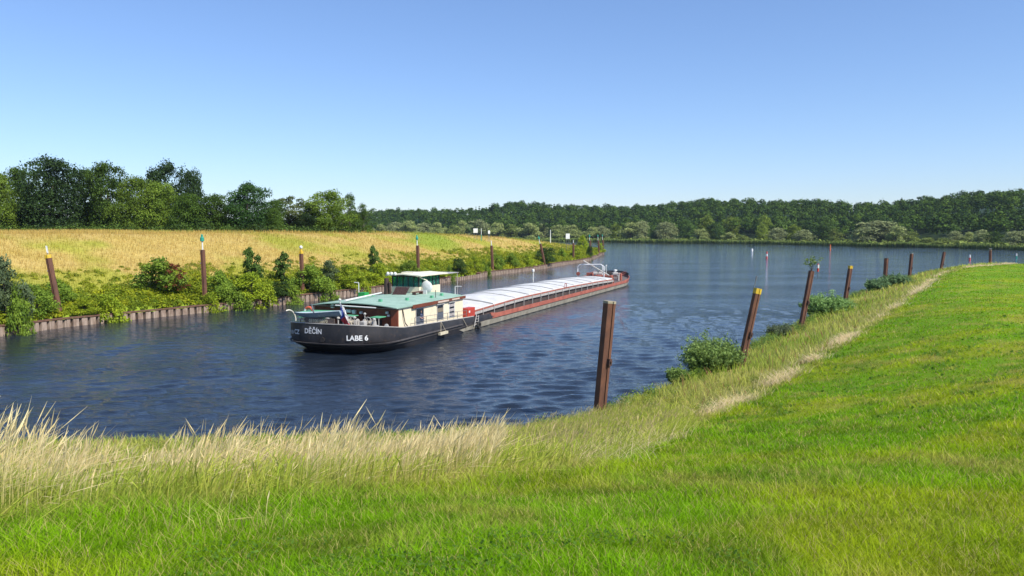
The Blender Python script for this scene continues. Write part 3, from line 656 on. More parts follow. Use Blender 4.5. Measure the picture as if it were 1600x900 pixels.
def pile(base, top, width, lab, grp, cap=None, knob=True, post=None, cross=False):
    b = Vector(base); tp = Vector(top); d = tp - b; Ln = d.length + 2.0
    e = empty('mooring_pile'); q = d.to_track_quat('Z', 'Y'); e.rotation_mode = 'QUATERNION'
    yaw = Quaternion((0, 0, 1), R(20)); e.rotation_quaternion = q @ yaw; e.location = b - d.normalized() * 2.0
    hw = width / 2; fl = hw * 0.22
    poly = [(-hw * 0.55, -hw), (hw * 0.55, -hw), (hw * 0.62, -hw * 0.9), (hw * 0.95, -fl), (hw * 1.15, -fl), (hw * 1.15, fl), (hw * 0.95, fl), (hw * 0.62, hw * 0.9), (hw * 0.55, hw), (-hw * 0.55, hw), (-hw * 0.62, hw * 0.9), (-hw * 0.95, fl), (-hw * 1.15, fl), (-hw * 1.15, -fl), (-hw * 0.95, -fl), (-hw * 0.62, -hw * 0.9)]
    mb = MB().prism(poly, 0, Ln)
    mb.build('post', M_rust, e)
    if cap == 'concrete': MB().prism([(x * 1.03, y * 1.03) for x, y in poly], Ln, Ln + 0.12).build('top_plate', M_conc, e)
    elif cap == 'yellow': MB().prism([(x * 1.05, y * 1.05) for x, y in poly], Ln - 0.30, Ln + 0.06).build('yellow_cap', M_yel, e)
    else: MB().prism([(x * 0.98, y * 0.98) for x, y in poly], Ln, Ln + 0.05).build('top_plate', M_rustd, e)
    if knob:
        k = MB(); k.box(-hw * 1.5, -hw * 0.7, -0.10, 0.10, Ln * 0.62, Ln * 0.62 + 0.34); k.tube((-hw * 1.5, 0, Ln * 0.62 + 0.2), (-hw * 1.75, 0, Ln * 0.62 + 0.2), 0.05, n=8); k.build('mooring_hook', M_rustd, e)
    if cross:
        k = MB(); k.tube((0, -hw * 1.02, Ln - 1.6), (0, -hw * 1.25, Ln - 1.6), 0.08, n=10); k.build('reflector', M_wht, e)
    tag(e, lab, 'pile', grp); return e, d.normalized(), tp
GR = 'rusty mooring piles along the near bank'
NP = [((935, 664), (952.5, 474), 0.60, 'thick rusty brown pile with pale top standing nearest to the camera', 'concrete'),
      ((1151, 600), (1184, 452), 0.46, 'leaning rusty pile with yellow top behind the willow bush', 'yellow'),
      ((1249, 525), (1268, 424), 0.50, 'leaning rusty pile with a small willow growing on its top', None),
      ((1318, 487), (1329, 416), 0.50, 'leaning rusty pile with a yellowish cap, third tallest after the pile carrying the small willow', 'yellow'),
      ((1381, 460), (1385, 404), 0.54, 'plain upright rusty pile above the far reeds of the near bank', None),
      ((1420, 442), (1424.5, 397), 0.56, 'slim rusty pile with pale yellow tip, next right of the plain upright pile', 'concrete'),
      ((1468, 433), (1475.5, 394), 0.56, 'rusty pile leaning right, standing second from the end of the near bank row', None),
      ((1547, 421), (1547.5, 391), 0.56, 'last and farthest pile of the near bank row, with a bird shaped lamp bracket', 'concrete')]
NPt = []
for (bp, tp, wd, lab, cap) in NP:
    b = at_z(*bp); tpv = at_d(*tp, b[1] + 0.2); r_ = pile(b, tpv, wd, lab, GR, cap, knob=True); NPt.append((b, tpv, r_[0]))
# lamp rod on second, marker on third
e = NPt[1][2]; LnB = (Vector(NPt[1][1]) - Vector(NPt[1][0])).length + 2
mbk = MB(); mbk.tube((0.34, 0, LnB - 0.4), (0.34, 0, LnB + 0.55), 0.025); mbk.tube((0.34, 0, LnB + 0.55), (0.34, 0, LnB + 0.85), 0.055, n=10); mbk.build('lamp_rod', M_steel, e)
e = NPt[7][2]; LnB = (Vector(NPt[7][1]) - Vector(NPt[7][0])).length + 2
mbk = MB(); mbk.tube((0, 0, LnB), (0, 0, LnB + 0.4), 0.06); mbk.box(-0.5, 0.5, -0.06, 0.06, LnB + 0.38, LnB + 0.5); mbk.build('lamp_bracket', M_steel, e)
# small willow on the third pile
tp3 = NPt[2][1]; gw = np.random.RandomState(4); sp = empty('pile_top_willow', (tp3[0], tp3[1], tp3[2] - 0.05)); stw = MB(); Cw = []
for k in range(9):
    a = k * 0.7 + gw.rand(); o = gw.uniform(0.15, 0.95); hh = gw.uniform(0.75, 1.35); p0 = np.array([0, 0, 0.0]); p2 = np.array([o * math.cos(a), 0.6 * o * math.sin(a), hh]); p1 = p2 * np.array([0.35, 0.35, 0.6])
    stw.tube(p0, p1, 0.016, 0.011, 5); stw.tube(p1, p2, 0.011, 0.004, 5); tt = gw.rand(30)[:, None] * 0.55 + 0.5; Cw.append(p1 * (1 - tt) + p2 * tt + gw.normal(size=(30, 3)) * 0.10)
Cw = np.concatenate(Cw); Vw, Fw, cw = leaf_quads(Cw, 0.11, gw.normal(size=Cw.shape) + np.array([0, 0, 0.5]), mixc((0.10, 0.17, 0.03), (0.26, 0.36, 0.07), gw.rand(len(Cw))), 0.26, gw)
link('leaves', mesh_np('leaves', Vw, Fw, cw), M_leaf, sp); stw.build('stems', M_bark, sp)
tag(sp, 'small green willow growing out of the top of a leaning pile', 'sapling')
bx = at_d(1278, 422, tp3[1] - 0.2); buo = empty('marker_lamp', tuple(bx)); tag(buo, 'small red and white marker lamp at the top of the pile with the small willow', 'marker')
MB().tube((0, 0, -0.15), (0, 0, 0.18), 0.09, n=12).build('red_base', M_red, buo); MB().tube((0, 0, 0.182), (0, 0, 0.5), 0.10, n=12).build('white_body', M_wht, buo); MB().tube((0, 0, 0.502), (0, 0, 0.62), 0.09, 0.04, n=12).build('red_top', M_red, buo)
MB().tube((0, 0, -0.75), (0, 0, -0.152), 0.03).build('stem', M_steel, buo)

GL = 'rusty mooring piles along the headland wall'
def lamp_post(e, b, tp, ztop, kind, offx=0.0):
    Ln = (Vector(tp) - Vector(b)).length + 2; hgt = ztop - tp[2]; mb = MB(); hw = 0.36
    if kind == 'lamp':
        mb.tube((-hw, 0, Ln - 0.9), (-hw, 0, Ln + hgt * 0.62), 0.085, n=10); mb.build('white_post', M_wht, e)
        l = MB(); l.lathe((-hw, 0, Ln + hgt * 0.62), [(0.10, 0.002), (0.24, 0.05), (0.24, 0.45), (0.18, 0.52), (0.12, 0.60), (0.12, 0.80), (0.03, 0.9)], 12); l.build('green_lamp', M_grn, e)
    elif kind == 'post':
        mb.tube((-hw * 0.3, 0, Ln), (-hw * 0.3, 0, Ln + hgt), 0.10, n=10); mb.build('white_post', M_wht, e)
    elif kind == 'board':
        mb.tube((0, 0, Ln), (-0.1, 0, Ln + 0.4), 0.04); mb.build('bracket', M_steel, e)
        k = MB(); k.box(-0.34, 0.16, -0.04, 0.04, Ln + 0.25, Ln + 1.0); k.build('white_board', M_wht, e)
    elif kind == 'ball':
        mb.tube((0, 0, Ln + 0.06), (0, 0, Ln + 0.35), 0.12, n=10); mb.build('yellow_stub', M_yel, e)
        k = MB(); k.lathe((0, 0, Ln + 0.35), [(0.05, 0), (0.2, 0.1), (0.24, 0.25), (0.18, 0.42), (0.05, 0.5)], 12); k.build('white_lantern', M_wht, e)
LP = [((92, 505), (75, 399), 1.5, 'leaning brown pile with yellow top and white board at the left', 'yellow', 'board', 388),
      ((319, 478), (316.5, 391), 1.2, 'brown pile with white post and green lamp, left of the barge', None, 'lamp', 369),
      ((472, 458), (470.5, 393), 1.2, 'short brown pile with yellow stub and white lantern', 'yellow', 'ball', 381),
      ((654, 440), (652.5, 384), 1.2, 'brown pile with green lamp standing behind the wheelhouse', None, 'lamp', 369),
      ((770, 424), (768, 384), 1.4, 'brown pile topped by a plain white post behind the hatches', None, 'post', 376),
      ((852, 417), (844.5, 381), 0.6, 'brown pile slanting left in front of the large dark bush, with pale lamp post', None, 'lamp', 369),
      ((896, 406), (896, 380), 1.0, 'last single brown pile before the headland tip cluster', None, 'post', 375),
      ((923, 402), (922, 376), 1.5, 'leftmost pile of the three at the headland tip', None, 'lamp', 367),
      ((936, 399), (935, 376), 1.0, 'middle pile of the three at the headland tip', None, 'lamp', 366),
      ((943, 396), (942, 375), 1.6, 'rightmost pile of the three at the headland tip, standing in the shrubs', None, 'lamp', 366)]
for (bp, tp, off, lab, cap, kind, yt) in LP:
    q, d, n = quay(bp[0], 0.0)
    D = q[1] - (1.2 if off < 1 else 0) + (off if off >= 1 else 0)
    b = at_d(bp[0], bp[1], D); b[2] = 0.3; t_ = at_d(*tp, D); b = np.array([(bp[0] - 800) / F * D, D, 0.3])
    e, dd_, _ = pile(b, t_, 0.56, lab, GL, cap, knob=False, cross=(off > 1 and D < 130)); lamp_post(e, b, t_, at_d(tp[0], yt, D)[2], kind)

# ------------------------------------------------------------------ the barge (local frame: x forward from the stern, y to port, z up)
TH = R(21.3); BU = np.array([math.sin(TH), math.cos(TH), 0]); BV = np.array([math.cos(TH), -math.sin(TH), 0]); BO = BU * 54 + BV * (-37.45)
barge = empty('river_barge', tuple(BO), math.atan2(BU[1], BU[0])); tag(barge, 'long black and rust red river barge with white hatch covers, sailing away along the channel', 'barge')
M_hull = worn('black_hull_paint', (0.048, 0.044, 0.046), (0.018, 0.018, 0.022), 0.45, 0.9, streak=0.7, c3=(0.11, 0.075, 0.055), bump=0.25, fine=3.5)
M_beige = worn('weathered_beige_strake', (0.42, 0.39, 0.31), (0.25, 0.22, 0.17), 0.7, 1.1, streak=0.5, c3=(0.12, 0.075, 0.05))
M_redp = worn('faded_red_oxide', (0.42, 0.13, 0.085), (0.27, 0.075, 0.05), 0.65, 1.3, c3=(0.15, 0.05, 0.035))
M_brn = worn('brown_paint', (0.20, 0.055, 0.022), (0.13, 0.035, 0.018), 0.45, 2.0, c3=(0.07, 0.025, 0.015))
M_roof = worn('green_roof_paint', (0.32, 0.46, 0.37), (0.22, 0.34, 0.27), 0.7, 0.9, c3=(0.16, 0.22, 0.16), fine=5)
M_grn2 = worn('bright_green_paint', (0.12, 0.42, 0.24), (0.09, 0.33, 0.19), 0.5, 1.5)
M_cream = worn('cream_paint', (0.80, 0.70, 0.52), (0.72, 0.62, 0.44), 0.5, 0.8, streak=0.6, c3=(0.48, 0.38, 0.26), fine=3)
M_hatch = worn('hatch_aluminium', (0.68, 0.67, 0.64), (0.50, 0.49, 0.47), 0.5, 0.7, c3=(0.33, 0.31, 0.28), bump=0.12, fine=4)
M_coam = worn('hold_side_paint', (0.085, 0.055, 0.045), (0.04, 0.03, 0.026), 0.7, 2, streak=0.5)
M_dk = worn('dark_coaming', (0.035, 0.028, 0.025), (0.02, 0.017, 0.015), 0.7, 2)
M_deck = worn('deck_paint', (0.16, 0.13, 0.12), (0.10, 0.08, 0.07), 0.7, 1.5)
M_lgrey = worn('light_grey_paint', (0.48, 0.46, 0.43), (0.33, 0.31, 0.29), 0.5, 3, c3=(0.16, 0.11, 0.08))
M_blue = worn('blue_grey_boat_paint', (0.30, 0.40, 0.47), (0.22, 0.30, 0.37), 0.45, 1.5)
M_rope = worn('rope', (0.48, 0.42, 0.32), (0.3, 0.26, 0.2), 0.9, 8)
def glassmat(name, c, r=0.06):
    m, t, out = newmat(name); p = N(t, 'ShaderNodeBsdfPrincipled'); p.inputs['Base Color'].default_value = (*c, 1); p.inputs['Roughness'].default_value = r; t.links.new(p.outputs[0], out.inputs[0]); return m
M_gdark = glassmat('dark_window_glass', (0.012, 0.014, 0.018)); M_curt = worn('pale_curtain', (0.45, 0.42, 0.40), (0.25, 0.22, 0.22), 0.8, 5); M_blind = worn('grey_blue_blind', (0.10, 0.115, 0.145), (0.07, 0.08, 0.10), 0.6, 3)
m, t, out = newmat('green_tinted_glass'); pg = N(t, 'ShaderNodeBsdfPrincipled'); pg.inputs['Base Color'].default_value = (0.22, 0.60, 0.52, 1); pg.inputs['Roughness'].default_value = 0.03; pg.inputs['Transmission Weight'].default_value = 0.9; pg.inputs['IOR'].default_value = 1.1; t.links.new(pg.outputs[0], out.inputs[0]); M_ggl = m
LB = 96.0; HB = 4.75
ZT = lambda x: float(np.interp(x, [0, 5, 18, 23.4, 24.4, 84, 89, 96], [2.45, 1.80, 1.36, 1.22, 1.02, 1.02, 1.25, 1.75]))
LEV = {'keel': (2.6, 11.0, 4.3, 3.2), 'wl': (1.3, 7.5, 4.62, 1.2), 'knuckle': (-0.15, 5.0, 4.85, 0.3), 'top': (-0.10, 4.8, 4.80, 0.0)}
def ring_pt(t, lev):
    """t in 0..3: stern curve, straight side, bow curve (starboard side, y negative)"""
    xs, a, b, xb = LEV[lev]; ab = 10.0; p_ = 2.9
    if t <= 1:
        f = t * math.pi / 2; return xs + a * (1 - math.cos(f) ** (2 / p_)), -b * math.sin(f) ** (2 / p_)
    if t <= 2: return xs + a + (LB - xb - ab - xs - a) * (t - 1), -b
    f = (t - 2) * math.pi / 2; return LB - xb - ab + ab * math.sin(f) ** (2 / 2.0), -b * max(0.0, math.cos(f)) ** (2 / 2.2)
ts = list(np.linspace(0, 1, 30)) + list(np.linspace(1, 2, 40))[1:] + list(np.linspace(2, 3, 24))[1:]
def hull_surface(t, z):
    zt = ZT(ring_pt(t, 'top')[0]); zk = min(0.85, zt - 0.1)
    keys = [(-0.9, 'keel'), (0.0, 'wl'), (zk, 'knuckle'), (zt, 'top')]
    for (z0, l0), (z1, l1) in zip(keys[:-1], keys[1:]):
        if z <= z1 or l1 == 'top':
            f = min(max((z - z0) / (z1 - z0), 0), 1.2); a0 = ring_pt(t, l0); a1 = ring_pt(t, l1); return (a0[0] * (1 - f) + a1[0] * f, a0[1] * (1 - f) + a1[1] * f)
def hull_band(zf0, zf1, t0, t1, out_=0.0, thick=0.0, rows=1):
    """band of shell between two heights; both sides; out_ pushes it outward"""
    mb = MB(); sel = [t for t in ts if t0 - 1e-6 <= t <= t1 + 1e-6]
    if sel[0] > t0 + 1e-6: sel = [t0] + sel
    if sel[-1] < t1 - 1e-6: sel = sel + [t1]
    for sgn in (1, -1):
        vs = []; nrow = rows + 1
        for t in sel:
            x0, y0 = ring_pt(max(t - 0.01, 0), 'top'); x1, y1 = ring_pt(min(t + 0.01, 3), 'top'); nx, ny = (y1 - y0), -(x1 - x0); l = math.hypot(nx, ny) + 1e-9; nx /= l; ny /= l
            xt = ring_pt(t, 'top')[0]
            for r_ in range(nrow):
                z = zf0(xt) + (zf1(xt) - zf0(xt)) * r_ / rows; x, y = hull_surface(t, z); vs.append((x + nx * out_, (y + ny * out_) * sgn, z))
            if thick:
                for r_ in range(nrow - 1, -1, -1):
                    z = zf0(xt) + (zf1(xt) - zf0(xt)) * r_ / rows; x, y = hull_surface(t, z); vs.append((x + nx * (out_ - thick), (y + ny * (out_ - thick)) * sgn, z))
        k = nrow * (2 if thick else 1); fs = []
        for i_ in range(len(sel) - 1):
            for r_ in range(k - (0 if thick else 1)):
                r2 = (r_ + 1) % k; q = (i_ * k + r_, (i_ + 1) * k + r_, (i_ + 1) * k + r2, i_ * k + r2); fs.append(q if sgn > 0 else q[::-1])
        mb.add(vs, fs)
    return mb
tx = lambda x: 1 + (x - 5.8) / (LB - 10.0 - 5.8)       # ring parameter at local x on the straight side
hb = hull_band(lambda x: -0.9, lambda x: ZT(x), 0, 3, rows=6)
hull = hb.build('hull', M_hull, barge, True)
# inner face and rim of the bulwark
hull_band(lambda x: ZT(x) - 0.75, lambda x: ZT(x) - 0.0, 0, tx(24), out_=-0.06).build('bulwark_lining', M_deck, barge)
hull_band(lambda x: ZT(x) + 0.003, lambda x: ZT(x) + 0.06, 0, tx(20), out_=0.03, thick=0.14).build('bulwark_rail', M_lgrey, barge)
hull_band(lambda x: 0.80, lambda x: 0.90, 0, tx(17), out_=0.09, thick=0.10).build('rubbing_strake', worn('rub_rail', (0.13, 0.12, 0.12), (0.07, 0.06, 0.06), 0.6, 2), barge)
hull_band(lambda x: 0.53, lambda x: 0.58, 0, tx(19), out_=0.06, thick=0.07).build('lower_strake', worn('rub_rail_low', (0.10, 0.095, 0.09), (0.06, 0.05, 0.05), 0.6, 2), barge)
hull_band(lambda x: 0.05, lambda x: float(np.interp(x, [14, 20, 26], [0.30, 0.62, 0.55])), tx(14.5), 2.55, out_=0.05, thick=0.06).build('beige_strake', M_beige, barge)
hull_band(lambda x: 0.66, lambda x: ZT(x) + 0.10, tx(24.2), 2.85, out_=0.04, thick=0.10).build('red_gunwale', M_redp, barge)
# decks
def deck(t0, t1, zf, inset, name, mat, xclip=None):
    sel = [t for t in ts if t0 <= t <= t1]; vs = []; mb = MB()
    for t in sel:
        x, y = ring_pt(t, 'top'); vs += [(x, y + inset, zf(x)), (x, -(y + inset), zf(x))]
    mb.add(vs, [(2 * k, 2 * k + 2, 2 * k + 3, 2 * k + 1) for k in range(len(sel) - 1)]); return mb.build(name, mat, barge)
deck(0, 3, lambda x: max(0.68, ZT(x) - (0.8 if x < 24 else 0.25)), 0.05, 'deck', M_deck)

# deckhouse
dh = MB(); dh.add([(4.9, -4.2, 1.0), (17.8, -4.2, 0.6), (17.8, 4.2, 0.6), (4.9, 4.2, 1.0), (4.9, -4.2, 3.42), (17.8, -4.2, 3.40), (17.8, 4.2, 3.40), (4.9, 4.2, 3.42)], [(0, 1, 5, 4), (1, 2, 6, 5), (2, 3, 7, 6)])
house = dh.build('deckhouse', M_cream, barge)
MB().box(4.86, 4.9, -4.2, 4.2, 0.9, 3.42).build('aft_wall', M_brn, barge)
MB().box(4.72, 4.858, -4.22, -3.55, 0.9, 3.40).build('corner_panel', worn('reddish_corner', (0.27, 0.07, 0.03), (0.2, 0.05, 0.025), 0.5, 2), barge)
# cambered roof
rf = MB(); vs = []; xs_ = [4.3, 8, 12, 15, 18.05]; ys_ = np.linspace(-4.38, 4.38, 11)
for zoff in (0, -0.07):
    for x in xs_:
        for y in ys_: vs.append((x, y, 3.50 + 0.32 * (1 - (y / 4.38) ** 2) + zoff))
nx_, ny_ = len(xs_), len(ys_); A = lambda l, i_, j_: l * nx_ * ny_ + i_ * ny_ + j_; fs = []
for i_ in range(nx_ - 1):
    for j_ in range(ny_ - 1): fs.append((A(0, i_, j_), A(0, i_ + 1, j_), A(0, i_ + 1, j_ + 1), A(0, i_, j_ + 1))); fs.append((A(1, i_, j_), A(1, i_, j_ + 1), A(1, i_ + 1, j_ + 1), A(1, i_ + 1, j_)))
for j_ in range(ny_ - 1): fs.append((A(0, 0, j_), A(0, 0, j_ + 1), A(1, 0, j_ + 1), A(1, 0, j_))); fs.append((A(0, nx_ - 1, j_), A(1, nx_ - 1, j_), A(1, nx_ - 1, j_ + 1), A(0, nx_ - 1, j_ + 1)))
for i_ in range(nx_ - 1): fs.append((A(0, i_, 0), A(1, i_, 0), A(1, i_ + 1, 0), A(0, i_ + 1, 0))); fs.append((A(0, i_, ny_ - 1), A(0, i_ + 1, ny_ - 1), A(1, i_ + 1, ny_ - 1), A(1, i_, ny_ - 1)))
roof = rf.add(vs, fs).build('roof', M_roof, barge)
for (x0, x1, zb) in ((7.1, 11.3, 3.20),(11.3, 18.06, 3.25)):
    MB().add([(x0, -4.40, zb), (x1, -4.40, zb + 0.02), (x1, -4.40, 3.52), (x0, -4.40, 3.52), (x0, -4.30, zb), (x1, -4.30, zb + 0.02), (x1, -4.30, 3.52), (x0, -4.30, 3.52)], [(0, 1, 2, 3), (4, 7, 6, 5), (0, 4, 5, 1), (0, 3, 7, 4), (1, 5, 6, 2)]).build('fascia_board', M_brn, roof)
MB().box(11.9, 14.2, -4.425, -4.402, 3.28, 3.44).box(14.9, 16.6, -4.425, -4.402, 3.30, 3.44).build('name_plate', worn('pale_plate', (0.62, 0.5, 0.42), (0.5, 0.38, 0.3), 0.6, 4), roof)
MB().tube((4.22, -2.4, 3.46), (4.22, 1.6, 3.55), 0.06).build('white_gutter', M_wht, roof)
MB().tube((4.25, -4.3, 3.42), (4.25, 4.3, 3.46), 0.05).build('dark_edge_trim', M_dk, roof)
for (x, y) in ((6.5, -1.5), (9.3, -2.6), (13, -3.2), (15.5, -3.0), (12, 2.6)): MB().box(x - 0.15, x + 0.15, y - 0.12, y + 0.12, 3.48 + 0.32 * (1 - (y / 4.38) ** 2), 3.72 + 0.32 * (1 - (y / 4.38) ** 2)).build('roof_vent', M_grn2, roof)
MB().tube((13.6, -3.3, 3.6), (13.6, -3.3, 4.35), 0.03).build('antenna', M_dk, roof)
# windows on the starboard wall
def window(x0, x1, z0, z1, fill, frame=M_dk, y=-4.2):
    f = MB(); w_ = 0.07
    f.box(x0 - w_, x0, y - 0.05, y + 0.02, z0 - w_, z1 + w_).box(x1, x1 + w_, y - 0.05, y + 0.02, z0 - w_, z1 + w_).box(x0, x1, y - 0.05, y + 0.02, z1, z1 + w_).box(x0, x1, y - 0.05, y + 0.02, z0 - w_, z0)
    fr = f.build('window_frame', M_wht if fill == 'curtain' else M_lgrey, house)
    MB().box(x0 + 0.001, x1 - 0.001, y - 0.018, y - 0.006, z0, z1).build('pane', M_gdark, fr)
    zm = z0 + (z1 - z0) * 0.52
    if fill == 'person': MB().box(x0 + 0.01, x1 - 0.01, y - 0.034, y - 0.020, z0, zm).build('lower_blind', M_blind, fr)
    elif fill == 'brown':
        MB().box(x0 + 0.01, x1 - 0.01, y - 0.034, y - 0.020, zm, zm + (z1 - zm) * 0.6).build('upper_blind', worn('tan_blind', (0.24, 0.19, 0.12), (0.16, 0.13, 0.1), 0.8, 5), fr); MB().box(x0 + 0.01, x1 - 0.01, y - 0.036, y - 0.020, z0, zm - 0.03).build('lower_blind', M_blind, fr)
    else:
        for kk in range(3): MB().box(x0 + 0.02, x1 - 0.02, y - 0.034, y - 0.020, z0 + 0.08 + kk * 0.44, z0 + 0.34 + kk * 0.44).build('curtain', M_curt, fr)
    MB().box(x0 - 0.22, x1 + 0.22, y - 0.14, y, z1 + w_ + 0.02, z1 + w_ + 0.09).build('window_hood', M_lgrey, fr)
window(7.95, 9.35, 1.70, 3.05, 'person'); window(12.1, 13.3, 1.72, 3.0, 'brown'); window(14.65, 15.75, 1.70, 3.0, 'curtain')
# drain hose and rail along the side
h_ = MB(); h_.path([(5.5, -4.25, 3.3), (5.6, -4.32, 2.6), (5.8, -4.32, 2.1), (6.2, -4.4, 1.7), (6.3, -4.5, 1.55)], 0.045); h_.build('drain_hose', M_dk, barge)
def rail(x0, x1, n_, zf, y, hgt, mat=M_lgrey, name='handrail'):
    r_ = MB(); xs2 = np.linspace(x0, x1, n_)
    for x in xs2: r_.tube((x, y, zf(x) - 0.1), (x, y, zf(x) + hgt), 0.025, n=6)
    for a, b in zip(xs2[:-1], xs2[1:]):
        for hh in (hgt, hgt * 0.52): r_.tube((a, y, zf(a) + hh), (b, y, zf(b) + hh), 0.02, n=6)
    return r_.build(name, mat, barge)
rail(6.8, 17.6, 6, ZT, -4.70, 0.72, M_steel); rail(4.0, 17.6, 7, ZT, 4.70, 0.72, M_steel)
# wheelhouse
WX0, WX1, WY0, WY1 = 15.6, 20.2, -0.5, 2.6
wh = MB(); wh.add([(WX0, WY0, 3.2), (WX1, WY0, 2.6), (WX1, WY1, 2.6), (WX0, WY1, 3.2), (WX0, WY0, 4.42), (WX1, WY0, 4.42), (WX1, WY1, 4.42), (WX0, WY1, 4.42)], [(0, 1, 5, 4), (1, 2, 6, 5), (2, 3, 7, 6), (3, 0, 4, 7), (4, 5, 6, 7)])
whm = wh.build('wheelhouse', M_cream, barge)
wf = MB()
def post(x, y, r_=0.06): wf.box(x - r_, x + r_, y - r_, y + r_, 4.42, 5.42)
for y in np.linspace(WY0 + 0.07, WY1 - 0.07, 6): post(WX0 + 0.07, y, 0.045)
for x in np.linspace(WX0 + 0.07, WX1 - 0.07, 7): post(x, WY0 + 0.07, 0.05); post(x, WY1 - 0.07, 0.05)
for y in (0.9, 2.1): post(WX1 - 0.07, y, 0.05)
wf.box(WX0, WX1, WY0 + 0.001, WY0 + 0.1, 5.40, 5.50).box(WX0, WX1, WY1 - 0.1, WY1 - 0.001, 5.40, 5.50).box(WX0, WX0 + 0.1, WY0 + 0.1, WY1 - 0.1, 5.401, 5.499)
wf.build('window_posts', M_dk, whm)
for (x0, x1, y0, y1, nm) in ((WX0 + 0.06, WX0 + 0.075, WY0 + 0.1, WY1 - 0.1, 'aft_glass'), (WX0 + 0.1, WX1 - 0.1, WY0 + 0.06, WY0 + 0.075, 'side_glass'), (WX0 + 0.1, WX1 - 0.1, WY1 - 0.075, WY1 - 0.06, 'side_glass'), (WX1 - 0.075, WX1 - 0.06, WY0 + 0.1, WY1 - 0.1, 'front_glass')):
    MB().box(x0, x1, y0, y1, 4.43, 5.40).build(nm, M_ggl, whm)
MB().box(16.9, 17.6, 1.1, 1.8, 4.43, 5.05).box(16.95, 17.1, 1.1, 1.8, 5.05, 5.3).build('helm_seat', M_lgrey, whm)
M_awn = worn('pale_yellow_roof', (0.78, 0.74, 0.58), (0.68, 0.63, 0.47), 0.5, 1.2)
wr = MB(); vs = []
for (x, z) in ((15.0, 5.50), (21.0, 5.50)):
    for y, dz in ((-1.0, 0.0), (1.05, 0.14), (2.95, 0.0)): vs += [(x, y, z + dz), (x, y, z + dz + 0.10)]
wr.add(vs, [(0, 2, 3, 1), (2, 4, 5, 3), (6, 7, 9, 8), (8, 9, 11, 10), (1, 3, 9, 7), (3, 5, 11, 9), (0, 6, 8, 2), (2, 8, 10, 4), (0, 1, 7, 6), (4, 10, 11, 5)])
wroof = wr.build('wheelhouse_roof', M_awn, whm)
MB().box(21.01, 24.6, -0.6, 2.6, 5.42, 5.47).build('awning', M_lgrey, whm)
for y in (-0.5, 2.5): MB().tube((24.4, y, 2.6), (24.4, y, 5.42), 0.03).build('awning_pole', M_lgrey, whm)
MB().box(16.5, 17.7, 0.6, 2.0, 5.66, 5.82).build('roof_hatch', M_awn, wroof)
for y in (2.6, 2.2, 1.8): MB().lathe((14.9, y, 5.60), [(0.05, -0.03), (0.13, 0.0), (0.17, 0.12), (0.13, 0.26), (0.05, 0.30)], 12).build('floodlight', M_wht, wroof)
MB().tube((15.3, -0.2, 5.6), (16.6, -0.9, 5.0), 0.06).build('lamp_arm', M_awn, wroof)
# white satellite dome plate in front of the wheelhouse corner
d_ = MB(); d_.lathe((16.0, -1.1, 4.42), [(0.0, -0.10), (0.36, -0.08), (0.60, 0.0), (0.62, 0.03), (0.36, -0.03), (0.0, -0.05)], 28, axis='x'); d_.tube((16.0, -1.1, 3.5), (16.05, -1.1, 4.42), 0.035)
d_.build('satellite_dish', M_wht, barge, True)
MB().box(15.2, 15.32, -1.5, -0.75, 3.6, 4.15).build('white_box', M_wht, barge)
# brown slatted skylight and funnel on the roof
for kk in range(5): MB().add([(13.2, 1.25 - kk * 0.3, 3.72), (13.2, 1.02 - kk * 0.3, 3.72), (14.1, 1.02 - kk * 0.3, 4.5), (14.1, 1.25 - kk * 0.3, 4.5), (13.35, 1.25 - kk * 0.3, 3.72), (13.35, 1.02 - kk * 0.3, 3.72), (14.25, 1.02 - kk * 0.3, 4.5), (14.25, 1.25 - kk * 0.3, 4.5)], [(0, 1, 2, 3), (4, 7, 6, 5), (0, 4, 5, 1), (1, 5, 6, 2), (2, 6, 7, 3), (3, 7, 4, 0)]).build('skylight_slat', worn('dark_brown_wood', (0.065, 0.03, 0.025), (0.04, 0.02, 0.018), 0.6, 4), barge)
MB().tube((14.6, 2.6, 3.7), (14.6, 2.6, 5.3), 0.26, 0.22, 12).tube((14.6, 2.2, 3.7), (14.5, 2.2, 4.9), 0.12, n=10).build('funnel', worn('sooty_brown', (0.07, 0.035, 0.025), (0.03, 0.02, 0.018), 0.7, 4), barge)
bn = MB(); bn.box(13.6, 15.2, -1.15, -0.75, 4.0, 4.08)
for x in (13.7, 15.1): bn.box(x - 0.04, x + 0.04, -1.14, -0.76, 3.75, 4.0)
bn.build('roof_bench', worn('bench_brown', (0.12, 0.05, 0.035), (0.07, 0.03, 0.02), 0.6, 4), barge)
MB().tube((4.8, 1.0, 3.92), (12.6, 2.0, 4.02), 0.09, 0.06, 10).build('white_boom', M_wht, barge)
MB().box(11.0, 11.8, 2.9, 3.6, 3.62, 4.1).build('green_locker', worn('locker_green', (0.02, 0.30, 0.06), (0.015, 0.22, 0.05), 0.5, 3), barge)
MB().path([(11.6, 3.9, 3.5), (11.6, 3.9, 5.0), (11.6, 4.4, 5.02)], 0.04).build('lamp_pole', M_wht, barge)
MB().path([(19.4, -2.6, 2.6), (19.4, -2.6, 4.3), (19.4, -3.3, 4.32)], 0.045).build('lamp_pole', M_wht, barge)
